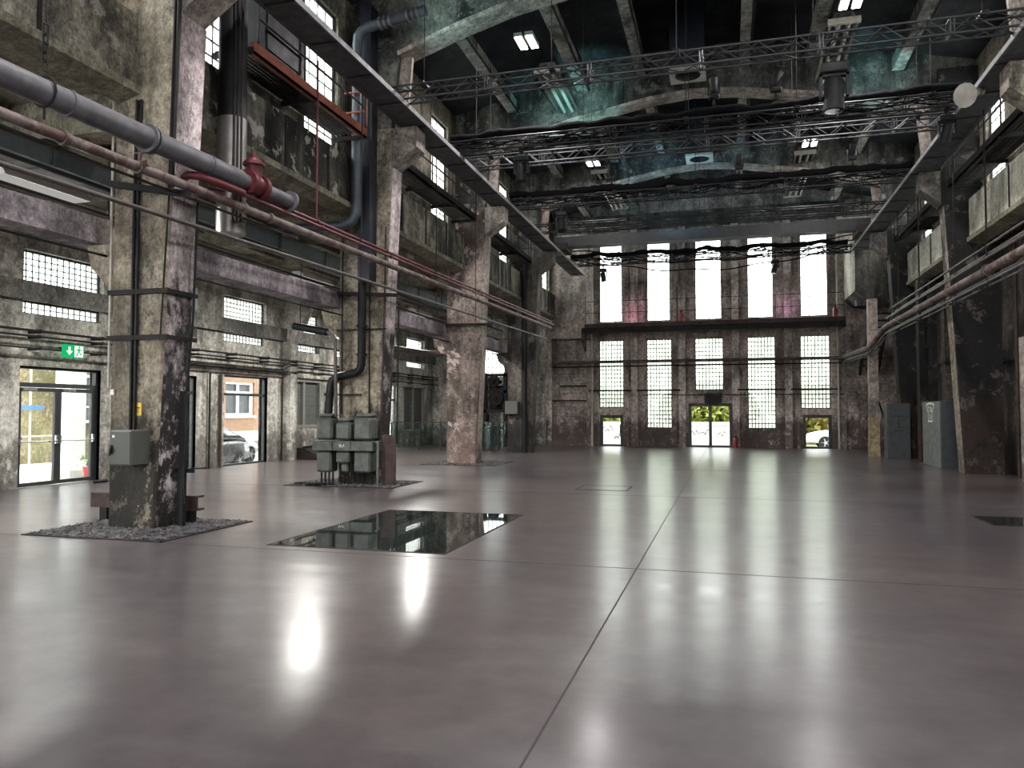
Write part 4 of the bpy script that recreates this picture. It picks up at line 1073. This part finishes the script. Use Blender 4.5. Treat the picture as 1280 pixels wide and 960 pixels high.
# upper wall above the windows and brick infill either side
MB().box(-8.4,-6.62,FARY-.03,FARY,.0,5.3).box(5.1,6.9,FARY-.03,FARY,0,5.3).build('wall_far_3',M['farbrick'],kind='structure')
MB().box(-8.4,6.9,FARY-.22,FARY-.0,10.45,11.2).build('trim_10',M['frame'],kind='structure')
for (a,b),z in zip(wx,lowb):
    window('y',FARY+.12,a,b,z,5.14,8,max(8,int((5.14-z)/.2)),'castgreen',bw=.036)
    window('y',FARY+.12,a+.03,b-.06,6.02,10.05,6,18,'cast',bw=.012)
def far_door(n,x0,x1,z1,leaves):
    d=thing('door_%d'%n,None,None,((x0+x1)/2,FARY+.1,0),kind='structure')
    frame_bars(MB(),'y',FARY+.1,x0,x1,0,z1,.07,.12).build('door_frame',M['darkframe'],d)
    k=(x1-x0-.14)/leaves
    for q in range(leaves):
        a=x0+.07+k*q; b=a+k
        lf=frame_bars(MB(),'y',FARY+.1,a,b,.02,z1-.07,.07,.05).build('door_leaf',M['darkframe'],d)
        MB().box(a+.07,b-.07,FARY+.095,FARY+.105,.09,z1-.14).build('glass',M['clear'],lf)
        if leaves>1: MB().tube([(a+.05,FARY+.02,1.0),(b-.05,FARY+.02,1.0)],.016,6).build('push_bar',M['chrome'],lf)
far_door(20,-6.0,-4.88,1.5,1); far_door(21,-1.80,.20,2.06,2); far_door(22,3.27,4.50,1.52,1)
# horizontal rails across the windows
rail=['dark steel rail across the outer window on the pipe side','dark steel rail across the second window','dark steel rail across the fourth window','dark steel rail across the outer window by the bunker']
for i,(a,b) in enumerate((wx[0],wx[1],wx[3],wx[4])):
    tag(MB().box(a-.45,b+.4,FARY-.30,FARY-.24,2.64,2.72).build('steel_rail',M['steel'],loc=((a+b)/2,FARY-.27,2.64)),rail[i],'rail')
# gallery across the far wall
t=thing('gallery_walkway','dark gallery walkway with thin railing across the window wall','walkway',(-.78,36.6,5.6))
MB().box(-6.55,5.0,36.1,FARY,5.66,5.84).build('deck',M['rust'],t)
MB().box(-6.7,5.0,36.15,36.3,5.40,5.66).build('edge_beam',M['steel'],t)
r=MB()
for zz in (6.35,6.9): r.tube([(-6.5,36.15,zz),(4.95,36.15,zz)],.014,5)
r.build('handrail',M['steel'],t)
for q in range(9): MB().tube([(-6.5+q*1.43,36.15,5.84),(-6.5+q*1.43,36.15,6.9)],.016,5).build('rail_post',M['steel'],t)
MB().prism([(36.3,5.1),(FARY,4.6),(FARY,5.66),(36.3,5.66)],'x',-6.75,-6.6).build('end_bracket',M['coldark'],t)
conduit([(-8.3,36.75,4.06),(4.9,36.75,4.06)],.075,'thick brown pipe crossing the far windows below the gallery','rustpipe','wall_pipe',cat='pipe')
conduit([(-8.3,36.8,3.84),(4.9,36.8,3.84)],.03,'thin dark pipe just under the thick pipe on the window wall','steel','wall_pipe',cat='pipe')
conduit([(-8.3,36.85,5.18),(-6.3,36.85,5.18)],.03,'thin dark pipe on the brick wall below the gallery end','steel','wall_pipe',cat='pipe')
conduit([(-7.9,36.85,2.92),(-6.6,36.85,2.92)],.035,'short dark pipe halfway up the brick wall beside the outer window','steel','wall_pipe',cat='pipe')
conduit([(-8.3,36.85,2.2),(-6.6,36.85,2.2)],.035,'short dark pipe lower on the brick wall beside the outer window','steel','wall_pipe',cat='pipe')
conduit([(-3.9,36.85,2.45),(5.0,36.85,2.45)],.02,'thin wire-like pipe across the windows above the double door','steel','wall_pipe',cat='pipe')
conduit([(-6.33,36.83,0),(-6.33,36.83,9.8)],.05,'pale vertical drain pipe beside the outer window, pipe side','pale','drain_pipe',cat='pipe')
conduit([(4.75,36.83,0),(4.75,36.83,9.8)],.05,'pale vertical drain pipe beside the outer window, bunker side','pale','drain_pipe',cat='pipe')
tag(MB().box(-1.05,-.28,36.98,37.2,2.07,2.42).build('door_blower_box',M['black'],loc=(-.66,37.1,2.1)),'black box above the far double door','blower box')
tag(MB().tube([(-1.35,36.98,2.58),(-.25,36.98,2.58)],.10,10).build('roller_housing',M['lintel'],loc=(-.8,37,2.5)),'dark roller housing under the short middle window','roller housing')
t=thing('exit_sign','small pale exit sign beside the far double door','sign',(.66,37.0,2.3))
MB().box(.48,.86,36.92,36.96,2.34,2.62).build('sign_plate',M['pale'],t)
MB().box(.55,.62,36.91,36.92,2.39,2.57).box(.70,.78,36.91,36.92,2.39,2.57).build('pictogram',M['lintel'],t)
def extinguisher(x,y,z,label):
    t=thing('fire_extinguisher',label,'fire extinguisher',(x,y,z))
    MB().tube([(x,y,z),(x,y,z+.36),(x,y,z+.43),(x,y,z+.47)],[.085,.085,.06,.03],12).build('cylinder_body',M['redfresh'],t)
    MB().tube([(x,y,z+.47),(x,y,z+.52)],.03,8).box(x-.02,x+.09,y-.015,y+.015,z+.51,z+.54).build('valve_head',M['black'],t)
    MB().tube([(x+.03,y,z+.5),(x+.11,y,z+.42),(x+.1,y,z+.2)],.012,5).build('hose',M['black'],t)
extinguisher(.31,36.85,0,'red fire extinguisher standing on the floor by the far double door')
extinguisher(-2.08,36.6,5.84,'red fire extinguisher up on the gallery between second and middle windows')
extinguisher(4.62,36.6,5.84,'red fire extinguisher up on the gallery beside the bunker')

nw=MB(); wall_boxes(nw,-14.95,7.7,0,15.2,[(a,b,4.5,9.0) for a,b in wx]+[(-13.5,-10.0,.5,5.0)],lambda a,b,c,d: nw.box(a,b,-6.4,-6,c,d))  # unseen near end of the hall; openings sized to set the fill light
nw.build('wall_near',M['farwall'],kind='structure')
# ------------------------------------------------------------------ right side
rw=MB(); RW=7.3
rops=[(17.6,19.6,3.2,4.3),(25.0,26.4,3.6,4.6)]
wall_boxes(rw,-6,FARY+.3,0,6.6,[],lambda a,b,c,d: rw.box(RW,RW+.4,a,b,c,d))
for (y,w) in ((18.2,.5),(20.2,.7),(25.4,.5),(26.6,.4),(28.8,.5)): rw.box(RW-.25,RW,y,y+w,0,6.2)
rw.box(6.4,RW+.4,-6,FARY,6.36,6.6)
rw.box(RW-.18,RW,-6,FARY,3.0,3.3); rw.box(RW-.3,RW,24,30,3.3,3.45)
rw.build('wall_right',M['rightwall'],kind='structure')
MB().box(RW-.5,RW,19.4,21.2,0,3.45).box(RW-.4,RW,19.3,21.0,3.7,4.75).build('trim_11',M['colpale'],kind='structure')
def rcol(y,label,d=.55,edge='worn'):
    t=thing('concrete_column',label,'column',(6.5,y,0))
    def xl(z): return 6.06-.05*z
    zs=[0,1.5,3.5,5.5,7.25]
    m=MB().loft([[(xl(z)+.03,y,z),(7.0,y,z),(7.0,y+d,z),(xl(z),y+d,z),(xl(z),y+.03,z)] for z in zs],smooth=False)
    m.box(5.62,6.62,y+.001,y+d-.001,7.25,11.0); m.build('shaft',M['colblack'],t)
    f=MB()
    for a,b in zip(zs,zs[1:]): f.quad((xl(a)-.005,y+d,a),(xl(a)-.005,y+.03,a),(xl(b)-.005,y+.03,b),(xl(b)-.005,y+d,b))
    f.build('hall_face',M[edge],t,label='worn face towards the hall')
    MB().prism([(5.68,7.25),(5.12,7.72),(5.12,8.2),(5.68,8.2)],'y',y+.01,y+d-.01).build('crane_corbel',M['worn' if y<20 else 'coldark'],t)
    return t
rcol(16.1,'pale corbelled column head at the picture edge above the pipe bundle')
rcol(23.0,'massive black-stained column with one pale edge beside the dark booth')
rcol(30.3,'black column behind the slate cabinet below the bunker',edge='colblack')
vl=['black vertical conduit on the sooty wall past the black column','second black vertical conduit on the sooty wall past the black column','rusty vertical pipe on the sooty wall before the black column','black vertical pipe beside the slate cabinet']
for k,(x,yy,r,z1,m) in enumerate(((7.0,24.4,.04,6.3,'black'),(7.0,25.1,.03,6.3,'black'),(6.95,21.8,.045,6.3,'rust'),(6.75,29.5,.06,6.2,'black'))): conduit([(x,yy,0),(x,yy,z1)],r,vl[k],m,'wall_conduit')
for k,(a,b,z0,z1) in enumerate(((26.9,27.9,3.7,4.9),(18.8,19.15,3.8,5.1))):
    NWIN[0]+=1
    t=thing('window_%d'%NWIN[0],None,None,(RW-.04,a,z0),kind='structure')
    frame_bars(MB(),'x',RW-.05,a,b,z0,z1,.05,.09,3,4,.03).build('window_frame',M['purlin'],t)
    MB().box(RW-.03,RW-.01,a,b,z0,z1).build('window_pane',M['lens'],t)
# booth with emblem
t=thing('booth','dark grey booth with white cup emblem on its door beside the black column','booth',(6.4,26,0))
MB().box(5.97,6.95,24.93,27.05,0,1.97).build('booth_body',M['slate'],t)
dr=MB().box(5.945,5.97,24.95,27.03,.01,1.96).build('booth_door',M['slatepale'],t)
e=MB(); x=5.94
def eq(a,b,w): e.bar((x,a[0],a[1]),(x,b[0],b[1]),.01,w)
c=26.05
def strip(pts,w):
    for a,b in zip(pts,pts[1:]):
        va=Vector((0,a[0]-0,a[1])); vb=Vector((0,b[0],b[1])); d=(vb-va).normalized(); n=Vector((0,-d.z,d.y))*w/2
        e._add([(x,)+tuple((va+n)[1:]),(x,)+tuple((vb+n)[1:]),(x,)+tuple((vb-n)[1:]),(x,)+tuple((va-n)[1:])],[(0,1,2,3)])
strip([(c-.48,1.86),(c-.2,1.91),(c+.2,1.91),(c+.48,1.86)],.06)
strip([(c-.46,1.84),(c-.22,1.62),(c-.22,1.40)],.05); strip([(c+.46,1.84),(c+.22,1.62),(c+.22,1.40)],.05)
strip([(c-.28,1.37),(c+.28,1.37)],.06)
strip([(c-.17,1.80),(c-.17,1.66)],.05); strip([(c-.17,1.80),(c-.02,1.76),(c-.16,1.73),(c-.01,1.68),(c-.17,1.66)],.03)
strip([(c+.06,1.80),(c+.26,1.80)],.03); strip([(c+.16,1.80),(c+.16,1.64)],.04)
strip([(c-.08,1.57),(c-.08,1.46),(c+.06,1.46)],.04); strip([(c+.08,1.57),(c+.02,1.52)],.03)
e.build('emblem_print',M['white'],dr)
t=thing('slate_cabinet','slate-coloured cabinet with recessed handle panel in front of the far black column','cabinet',(5.7,29.8,0))
MB().box(5.38,6.12,29.6,30.2,0,1.95).build('cabinet_body',M['slate'],t)
MB().box(5.42,6.08,29.585,29.6,1.05,1.9).build('upper_door',M['slate'],t); MB().box(5.42,6.08,29.585,29.6,.05,1.0).build('lower_door',M['slate'],t)
MB().box(5.6,5.9,29.57,29.585,.98,1.0).box(5.6,5.9,29.57,29.585,1.5,1.52).box(5.74,5.76,29.57,29.585,1.1,1.5).build('handle',M['black'],t)
t=thing('steel_stanchion','sooty double steel stanchion with bolts between the booth and slate cabinet','post',(6.4,28.4,0))
MB().box(6.14,6.30,28.2,28.6,0,6.08).box(6.52,6.68,28.2,28.6,0,6.08).build('post_body',M['colblack'],t)
pl=MB()
for q in range(9): pl.box(6.3,6.52,28.2,28.24,.4+q*.68,.5+q*.68)
pl.build('batten_lattice',M['steel'],t)
t=thing('bunker_post','pale concrete post with worn yellow foot carrying the bunker','post',(5.25,31.3,0))
MB().box(5.10,5.42,31.25,31.6,0,5.9).build('post_body',M['colpale'],t)
MB().box(5.085,5.10,31.24,31.62,.0,1.45).box(5.085,5.435,31.235,31.25,0,1.45).build('foot_guard',plain('worn_yellow_paint',(.42,.33,.17),.7,0,rust=(.12,.09,.07),rust_amt=.7),t)
t=thing('coal_bunker','raised concrete bunker box with cream side at the end of the hall','bunker',(5.9,35.5,6.4))
MB().box(5.06,6.36,33.9,36.9,6.62,8.95).build('bunker_body',M['coldark'],t)
MB().box(5.04,5.06,33.9,36.9,6.62,8.95).build('side_panel',M['cream'],t)
MB().prism([(5.06,6.62),(6.36,6.62),(6.36,6.2),(5.4,6.3)],'y',33.9,37.0).build('sloped_soffit',M['coldark'],t)
MB().box(5.1,6.36,33.9,34.3,6.0,6.25).build('support_beam',M['coldark'],t)
t=thing('steel_stair','dark steel stair descending diagonally under the bunker','stair',(4.9,33.5,4))
MB().prism([(33.0,6.0),(33.3,6.0),(36.6,3.6),(36.6,3.25),(36.3,3.25)],'x',5.55,5.6).prism([(33.0,6.0),(33.3,6.0),(36.6,3.6),(36.6,3.25),(36.3,3.25)],'x',6.25,6.3).build('stringer',M['black'],t)
s=MB()
for q in range(10): s.box(5.6,6.25,33.25+q*.33,33.55+q*.33,5.85-q*.245,5.88-q*.245)
s.build('tread_trim',M['steel'],t)
# pipe bundle on the right
zz0=[(5.23,.030,'topmost thin pipe of the bundle along the black columns',28.5,0),(5.07,.038,'second pipe from the top of the bundle along the black columns',28.2,.06),(4.95,.03,'third pipe from the top of the bundle along the black columns',29.2,-.05),
     (4.70,.10,'thick rust-beige pipe in the middle of the bundle along the black columns',0,0),(4.53,.032,'thin pipe close under the thick pipe of the bundle',0,.04),(4.45,.025,'pale second-lowest pipe of the bundle along the black columns',0,-.02),(4.38,.022,'pale lowest pipe of the bundle along the black columns',0,.05)]
for (z,r,l,yend,dx) in zz0:
    x=5.4+dx; mt='rustpipe' if r>.09 else ('thinpipe' if z>4.48 else 'greypipe')
    f=lambda y: z+(y-16.4)*(-.003)
    t=thing('bundle_pipe',l,'pipe',(x,20,z))
    if yend: pts=[(x,8,f(8)),(x,yend,f(yend))]
    else:
        dz=(z-4.7)*.8
        pts=[(x,8,f(8)),(x,29.5,f(29.5)),(x-.05,29.7,f(29.7)-.06),(x-.3,30.9,4.06+dz),(x-.42,31.3,4.0+dz),(5.0+dx,36.6,4.1+dz)]
    MB().tube(pts,r,10).build('pipe',M[mt],t)
    for y in (15.5,18.5,21.5,24.8,27.3): MB().tube([(x,y,f(y)),(x,y+.08,f(y+.08))],r*1.35,10).build('coupling',M[mt],t)
hl=['hanger rod of the pipe bundle at the picture edge','hanger rod of the pipe bundle just before the black column','hanger rod of the pipe bundle just past the black column','hanger rod of the pipe bundle at the sooty stanchion']
for i,y in enumerate((18.6,21.0,24.6,27.4)):
    t=thing('hanger_rod',hl[i],'hanger rod',(5.4,y,4.4))
    MB().tube([(5.4,y,4.3),(5.4,y,8.22)],.016,6).build('rod',M['steel'],t); MB().box(5.25,5.55,y-.02,y+.02,4.28,4.33).build('cradle',M['steel'],t)
tag(MB().bar((5.3,33.0,3.4),(6.9,36.9,.4),.05,.08).build('steel_brace',M['steel'],loc=(6,36,1)),'diagonal steel brace leaning on the brick wall under the stair','brace')

# ------------------------------------------------------------------ outdoors
t=NT('pale_paving'); n=t.noise(t.pos(),2,5,.6); t.bsdf(t.mix(n,(.45,.45,.44),(.55,.55,.53)),.8); M['paving']=t.m
MB().box(-60,-15.05,-20,80,-.5,-.36).build('ground',M['paving'],kind='structure')
MB().box(-15.05,60,37.6,80,-.4,-.22).build('ground',M['paving'],kind='structure')
# brick building opposite
b=thing('brick_building','orange brick building with white window frames across the yard','building',(-27,36,-.4))
bw=MB(); wins=[(35.6,38.2,1.45,3.3),(29.5,32.1,1.45,3.3),(41.7,44.3,1.45,3.3),(35.6,38.2,5,6.8),(41.7,44.3,5,6.8)]
wall_boxes(bw,27,56,-.4,8.5,wins,lambda a,c,d,e2: bw.box(-27,-26,a,c,d,e2)); bw.build('brick_wall',M['brickorange'],b)
for (a,c,d,e2) in wins:
    f=frame_bars(MB(),'x',-26.2,a,c,d,e2,.12,.15,us=[(a+c)/2],bw=.16,zs=[d+(e2-d)*.68]).box(-26.1,-25.9,a-.05,c+.05,d-.12,d).build('window_frame',M['white'],b)
    MB().box(-26.3,-26.27,a,c,d,e2).build('pane',M['slate'],f)
MB().box(-27,-25.97,27,56,0,.6).build('plinth',M['pale'],b)
b=thing('old_house','tan plastered wall of the house behind the scaffold outside the entrance','building',(-26,20,-.4))
MB().box(-27,-26,6,26.9,-.36,5.2).build('house_wall',concrete('stained_tan_render',(.10,.075,.035),(.21,.18,.10),soot=(.06,.06,.02),soot_amt=.7,light=(.3,.27,.2),light_amt=.5,seed=51,streak=.3),b)
for y in (25.4,):
    f=frame_bars(MB(),'x',-25.95,y,y+1.3,1.2,3.2,.1,.1,2,3,.06).build('window_frame',M['white'],b); MB().box(-25.99,-25.97,y,y+1.3,1.2,3.2).build('pane',M['slate'],f)
t=thing('scaffold','pale tube scaffold with blue board in the yard outside the entrance','scaffold',(-20,17,-.36))
s=MB()
for y in (15.6,17.1,18.6,20.2):
    MB().tube([(-20.5,y,-.36),(-20.5,y,4.2)],.035,6).build('upright',M['pale'],t)
for z in (.9,2.4,3.4): MB().tube([(-20.5,15.6,z),(-20.5,20.2,z)],.03,6).build('ledger',M['pale'],t)
MB().box(-20.7,-20.4,16.0,19.0,1.72,1.86).build('toe_board',plain('blue_board',(.10,.22,.5),.6),t)
MB().box(-20.7,-20.4,16.0,18.0,.35,.43).build('lower_board',plain('red_board',(.4,.15,.1),.6),t)
t=thing('concrete_pier','white concrete pier standing outside the entrance doors','pier',(-19.2,18.9,-.36))
MB().box(-19.5,-18.9,18.55,19.1,-.36,5.5).build('pier_body',M['white'],t); MB().box(-19.6,-18.8,18.45,19.2,-.36,-.1).build('pier_foot',M['pale'],t)
t=thing('plant_pot','red plant pot with leaves outside the entrance','plant pot',(-18,18.2,-.36))
MB().tube([(-18,18.35,-.36),(-18,18.35,-.05),(-18,18.35,.05)],[.11,.16,.18],12).build('pot',M['redfresh'],t)
g=MB()
leaf=plain('leaf_green',(.16,.26,.05),.7,0,var=.6,scale=9)
for q in range(60):
    a=random.uniform(0,6.3); r=random.uniform(0,.22); z=.05+random.uniform(0,.3)
    c=Vector((-18+r*math.cos(a),18.35+r*math.sin(a),z)); g._add([c+Vector((random.uniform(-.1,.1),random.uniform(-.1,.1),random.uniform(-.1,.1))) for _ in range(3)],[(0,1,2)])
g.build('foliage',leaf,t)
# parked cars
def car(name,label,x,y,z,rz,paint,plate=True):
    """length along +x (local), nose at +x"""
    t=thing(name,label,'car',(x,y,z))
    R=Matrix.Rotation(rz,3,'Z')
    def tr(p): return tuple(R@Vector(p)+Vector((x,y,z)))
    prof=[(-2.2,.35,.86,.78),(-2.15,.32,.98,.84),(-1.7,.28,1.02,.88),(-.9,.24,1.0,.90),(.2,.24,.98,.90),(1.0,.26,.95,.89),(1.7,.28,.86,.86),(2.1,.32,.74,.78),(2.22,.38,.62,.66)]
    rings=[]
    for (px,zl,zh,w) in prof:
        rings.append([tr((px,-w,zl+.08)),tr((px,-w*1.0,zl+.3)),tr((px,-w*.97,zh-.12)),tr((px,-w*.85,zh)),tr((px,w*.85,zh)),tr((px,w*.97,zh-.12)),tr((px,w,zl+.3)),tr((px,w,zl+.08)),tr((px,w*.8,zl)),tr((px,-w*.8,zl))])
    MB().loft(rings).build('body',paint,t)
    rings=[]
    for (px,zb,zt,w) in ((-2.0,.98,1.0,.74),(-1.3,.98,1.36,.66),(-.4,.98,1.45,.64),(.3,.97,1.38,.64),(1.15,.93,.95,.74)):
        rings.append([tr((px,-w-.08,zb)),tr((px,-w,zt-.04)),tr((px,-w*.85,zt)),tr((px,w*.85,zt)),tr((px,w,zt-.04)),tr((px,w+.08,zb))])
    MB().loft(rings).build('cabin_glass',M['lens'],t)
    rings=[]
    for (px,zt,w) in ((-1.25,1.36,.60),(-.4,1.47,.60),(.25,1.40,.58)):
        rings.append([tr((px,-w,zt-.03)),tr((px,-w*.8,zt+.02)),tr((px,w*.8,zt+.02)),tr((px,w,zt-.03))])
    MB().loft(rings).build('roof_panel',paint,t)
    for px in (-1.35,1.38):
        for s in (-1,1):
            w=MB().tube([tr((px,s*.70,.32)),tr((px,s*.91,.32))],.32,20).build('wheel',M['black'],t)
            h=MB().tube([tr((px,s*.90,.32)),tr((px,s*.925,.32))],.08,10)
            for q in range(5):
                a=q*2*PI/5; h.bar(tr((px,s*.92,.32)),tr((px+.21*math.cos(a),s*.92,.32+.21*math.sin(a))),.05,.02)
            h.build('hub_spoke_rim',M['chrome'],w)
    MB().box(0,.001,0,.001,0,.001)
    l=MB()
    for s in (-.62,.62): l._add([tr((2.19,s-.14,.56)),tr((2.19,s+.14,.56)),tr((2.13,s+.14,.68)),tr((2.13,s-.14,.68))],[(0,1,2,3)])
    l.build('headlamp',M['white'],t)
    l=MB()
    for s in (-.62,.62): l._add([tr((-2.205,s-.16,.72)),tr((-2.205,s+.16,.72)),tr((-2.19,s+.16,.86)),tr((-2.19,s-.16,.86))],[(0,1,2,3)])
    l.build('tail_lamp',M['redfresh'],t)
    if plate: MB()._add([tr((-2.215,-.26,.55)),tr((-2.215,.26,.55)),tr((-2.21,.26,.66)),tr((-2.21,-.26,.66))],[(0,1,2,3)]).build('number_plate',M['white'],t)
    return t
silver=plain('silver_car_paint',(.30,.32,.34),.25,.3,var=.1); darkp=plain('dark_car_paint',(.05,.052,.055),.25,.2,var=.1)
car('car','silver car parked in the yard outside the glazed opening',-19.4,25.6,-.36,PI/2,silver)
car('car','dark car parked nearer the glazed opening with its rear turned to the silver car',-17.25,21.95,-.36,-PI/2+.1,darkp)
car('car','pale grey car half seen through the last far doorway',6.1,42.5,-.22,PI,plain('pale_car_paint',(.45,.46,.46),.25,.2,var=.1))
# far yard: graffiti wall and trees
t=thing('graffiti_wall','low white yard wall with black graffiti scribbles beyond the far doors','wall',(-3,43.5,-.22))
MB().box(-14,3.2,43.5,43.7,-.22,1.1).build('wall_body',M['white'],t)
g=MB()
def scrib(x0,z0,w,h,seed,wd=.035):
    r=random.Random(seed); pts=[(x0+w*k/9+r.uniform(-.05,.05),z0+h*r.random()) for k in range(10)]
    for a,b2 in zip(pts,pts[1:]): g.bar((a[0],43.49,a[1]),(b2[0],43.49,b2[1]),.01,wd)
scrib(-7.0,.55,.7,.35,1); scrib(-6.2,.1,.35,.3,2); scrib(-2.0,.35,1.0,.4,3); scrib(-.6,.3,.5,.3,4)
g.box(-5.9,-5.55,43.48,43.5,.4,.95)
g.build('graffiti_print',M['black'],t)
def tree(x,y,z,r,h,mat,label,seed,n=900,group=None):
    t=thing('tree',label,'tree',(x,y,z),group)
    rr=random.Random(seed)
    MB().tube([(x,y,z),(x+.1,y,z+h*.5),(x,y+.1,z+h*.8)],[.16,.12,.06],7).build('trunk',M['rust'],t)
    g=MB()
    for q in range(n*3):
        u=rr.uniform(-1,1); a=rr.uniform(0,2*PI); d=rr.uniform(.3,1)**.6
        c=Vector((x+r*d*math.sqrt(1-u*u)*math.cos(a),y+r*d*math.sqrt(1-u*u)*math.sin(a),z+h*.55+h*.5*u*d))
        s=.25
        g._add([c+Vector((rr.uniform(-s,s),rr.uniform(-s,s),rr.uniform(-s,s))) for _ in range(4)],[(0,1,2),(1,3,2)])
    g.build('foliage',mat,t)
lf1=plain('leaf_yellow_green',(.22,.25,.025),.7,0,var=.55,scale=2.5); lf2=plain('leaf_autumn',(.25,.21,.04),.7,0,var=.5,scale=2.5)
tl=['yellow-green bush seen through the far double door','autumn-tinted bush seen through the last far doorway','green bush seen through the outer far doorway on the pipe side']
tree(-1.2,48.2,-.22,3.0,3.4,lf1,tl[0],1,1500); tree(5.7,48.6,-.22,3.0,3.4,lf2,tl[1],2,1500); tree(-8.0,48.2,-.22,2.9,3.2,lf1,tl[2],3,1300)
g=MB()
lawn=plain('dry_grass',(.2,.21,.07),.9,0,var=.4,scale=3)
MB().box(-14,30,42.4,60,-.22,-.20).build('ground',lawn,kind='structure')

# ------------------------------------------------------------------ light
w=bpy.data.worlds.new('overcast_sky'); scene.world=w; w.use_nodes=True
nt=w.node_tree; nt.nodes.clear()
bg=nt.nodes.new('ShaderNodeBackground'); out=nt.nodes.new('ShaderNodeOutputWorld')
bg.inputs[0].default_value=(.96,.985,1.0,1); bg.inputs[1].default_value=9.0
nt.links.new(bg.outputs[0],out.inputs[0])
def spot(name,loc,target,color,energy,angle=60,r=.15,blend=.6):
    l=bpy.data.lights.new(name,'SPOT'); l.energy=energy; l.color=color; l.spot_size=math.radians(angle); l.shadow_soft_size=r; l.spot_blend=blend
    o=bpy.data.objects.new(name,l); COL.objects.link(o); o.location=loc
    o.rotation_euler=(Vector(target)-Vector(loc)).to_track_quat('-Z','Y').to_euler(); return o
# coloured stage washes
spot('stage_wash_teal',(-3.6,21.6,8.9),(-4.6,23.2,11.6),(.35,.95,.95),260,70)
spot('stage_wash_blue',(-2.5,28.0,9.0),(-1.5,31.5,11.6),(.35,.75,1.0),260,100)
spot('stage_wash_teal',(-5.6,14.6,9.0),(-5.0,17.0,11.6),(.45,.95,.95),110,90)
spot('stage_wash_teal',(3.6,21.6,8.9),(3.9,23.2,11.4),(.35,.9,.95),200,60)
spot('stage_wash_pink',(-4.3,36.0,6.0),(-4.3,37.1,6.5),(1,.35,.6),20,60)
spot('stage_wash_pink',(2.66,36.0,6.0),(2.66,37.1,6.5),(1,.5,.95),18,60)
for x,y in [a[:2] for a in LAMPS]+FILL_LAMPS:
    l=bpy.data.lights.new('ceiling_lamp_light','AREA'); l.shape='RECTANGLE'; l.size=.5; l.size_y=.7; l.energy=120 if 20<y<35 else 340; l.color=(1,.95,.95)
    o=bpy.data.objects.new('ceiling_lamp_light',l); COL.objects.link(o); o.location=(x,y,10.97)

# ------------------------------------------------------------------ camera
F=960.0; vx,vy=270.0,35.0
y=Vector((vx,vy,F)).normalized(); up=Vector((0,-F,vy)).normalized(); up=(up-y*up.dot(y)).normalized(); xx=y.cross(up)
R=Matrix((xx,y,up))            # world = R @ cam(x right, y down, z forward)
cam=bpy.data.cameras.new('camera'); co=bpy.data.objects.new('camera',cam); COL.objects.link(co)
right=R@Vector((1,0,0)); upv=R@Vector((0,-1,0)); back=R@Vector((0,0,-1))
co.matrix_world=Matrix(((right.x,upv.x,back.x,0),(right.y,upv.y,back.y,0),(right.z,upv.z,back.z,1.65),(0,0,0,1)))
cam.sensor_width=36; cam.lens=F/1280*36; cam.clip_end=300; cam.clip_start=.05
scene.camera=co
scene.view_settings.view_transform='Standard'; scene.view_settings.look='None'; scene.view_settings.gamma=1; scene.view_settings.use_curve_mapping=False
scene.view_settings.exposure=0.4
cy=scene.cycles
cy.use_denoising=True; cy.max_bounces=8; cy.diffuse_bounces=5; cy.glossy_bounces=4; cy.transparent_max_bounces=16; cy.transmission_bounces=6
cy.sample_clamp_indirect=6.0; cy.caustics_reflective=False; cy.caustics_refractive=False
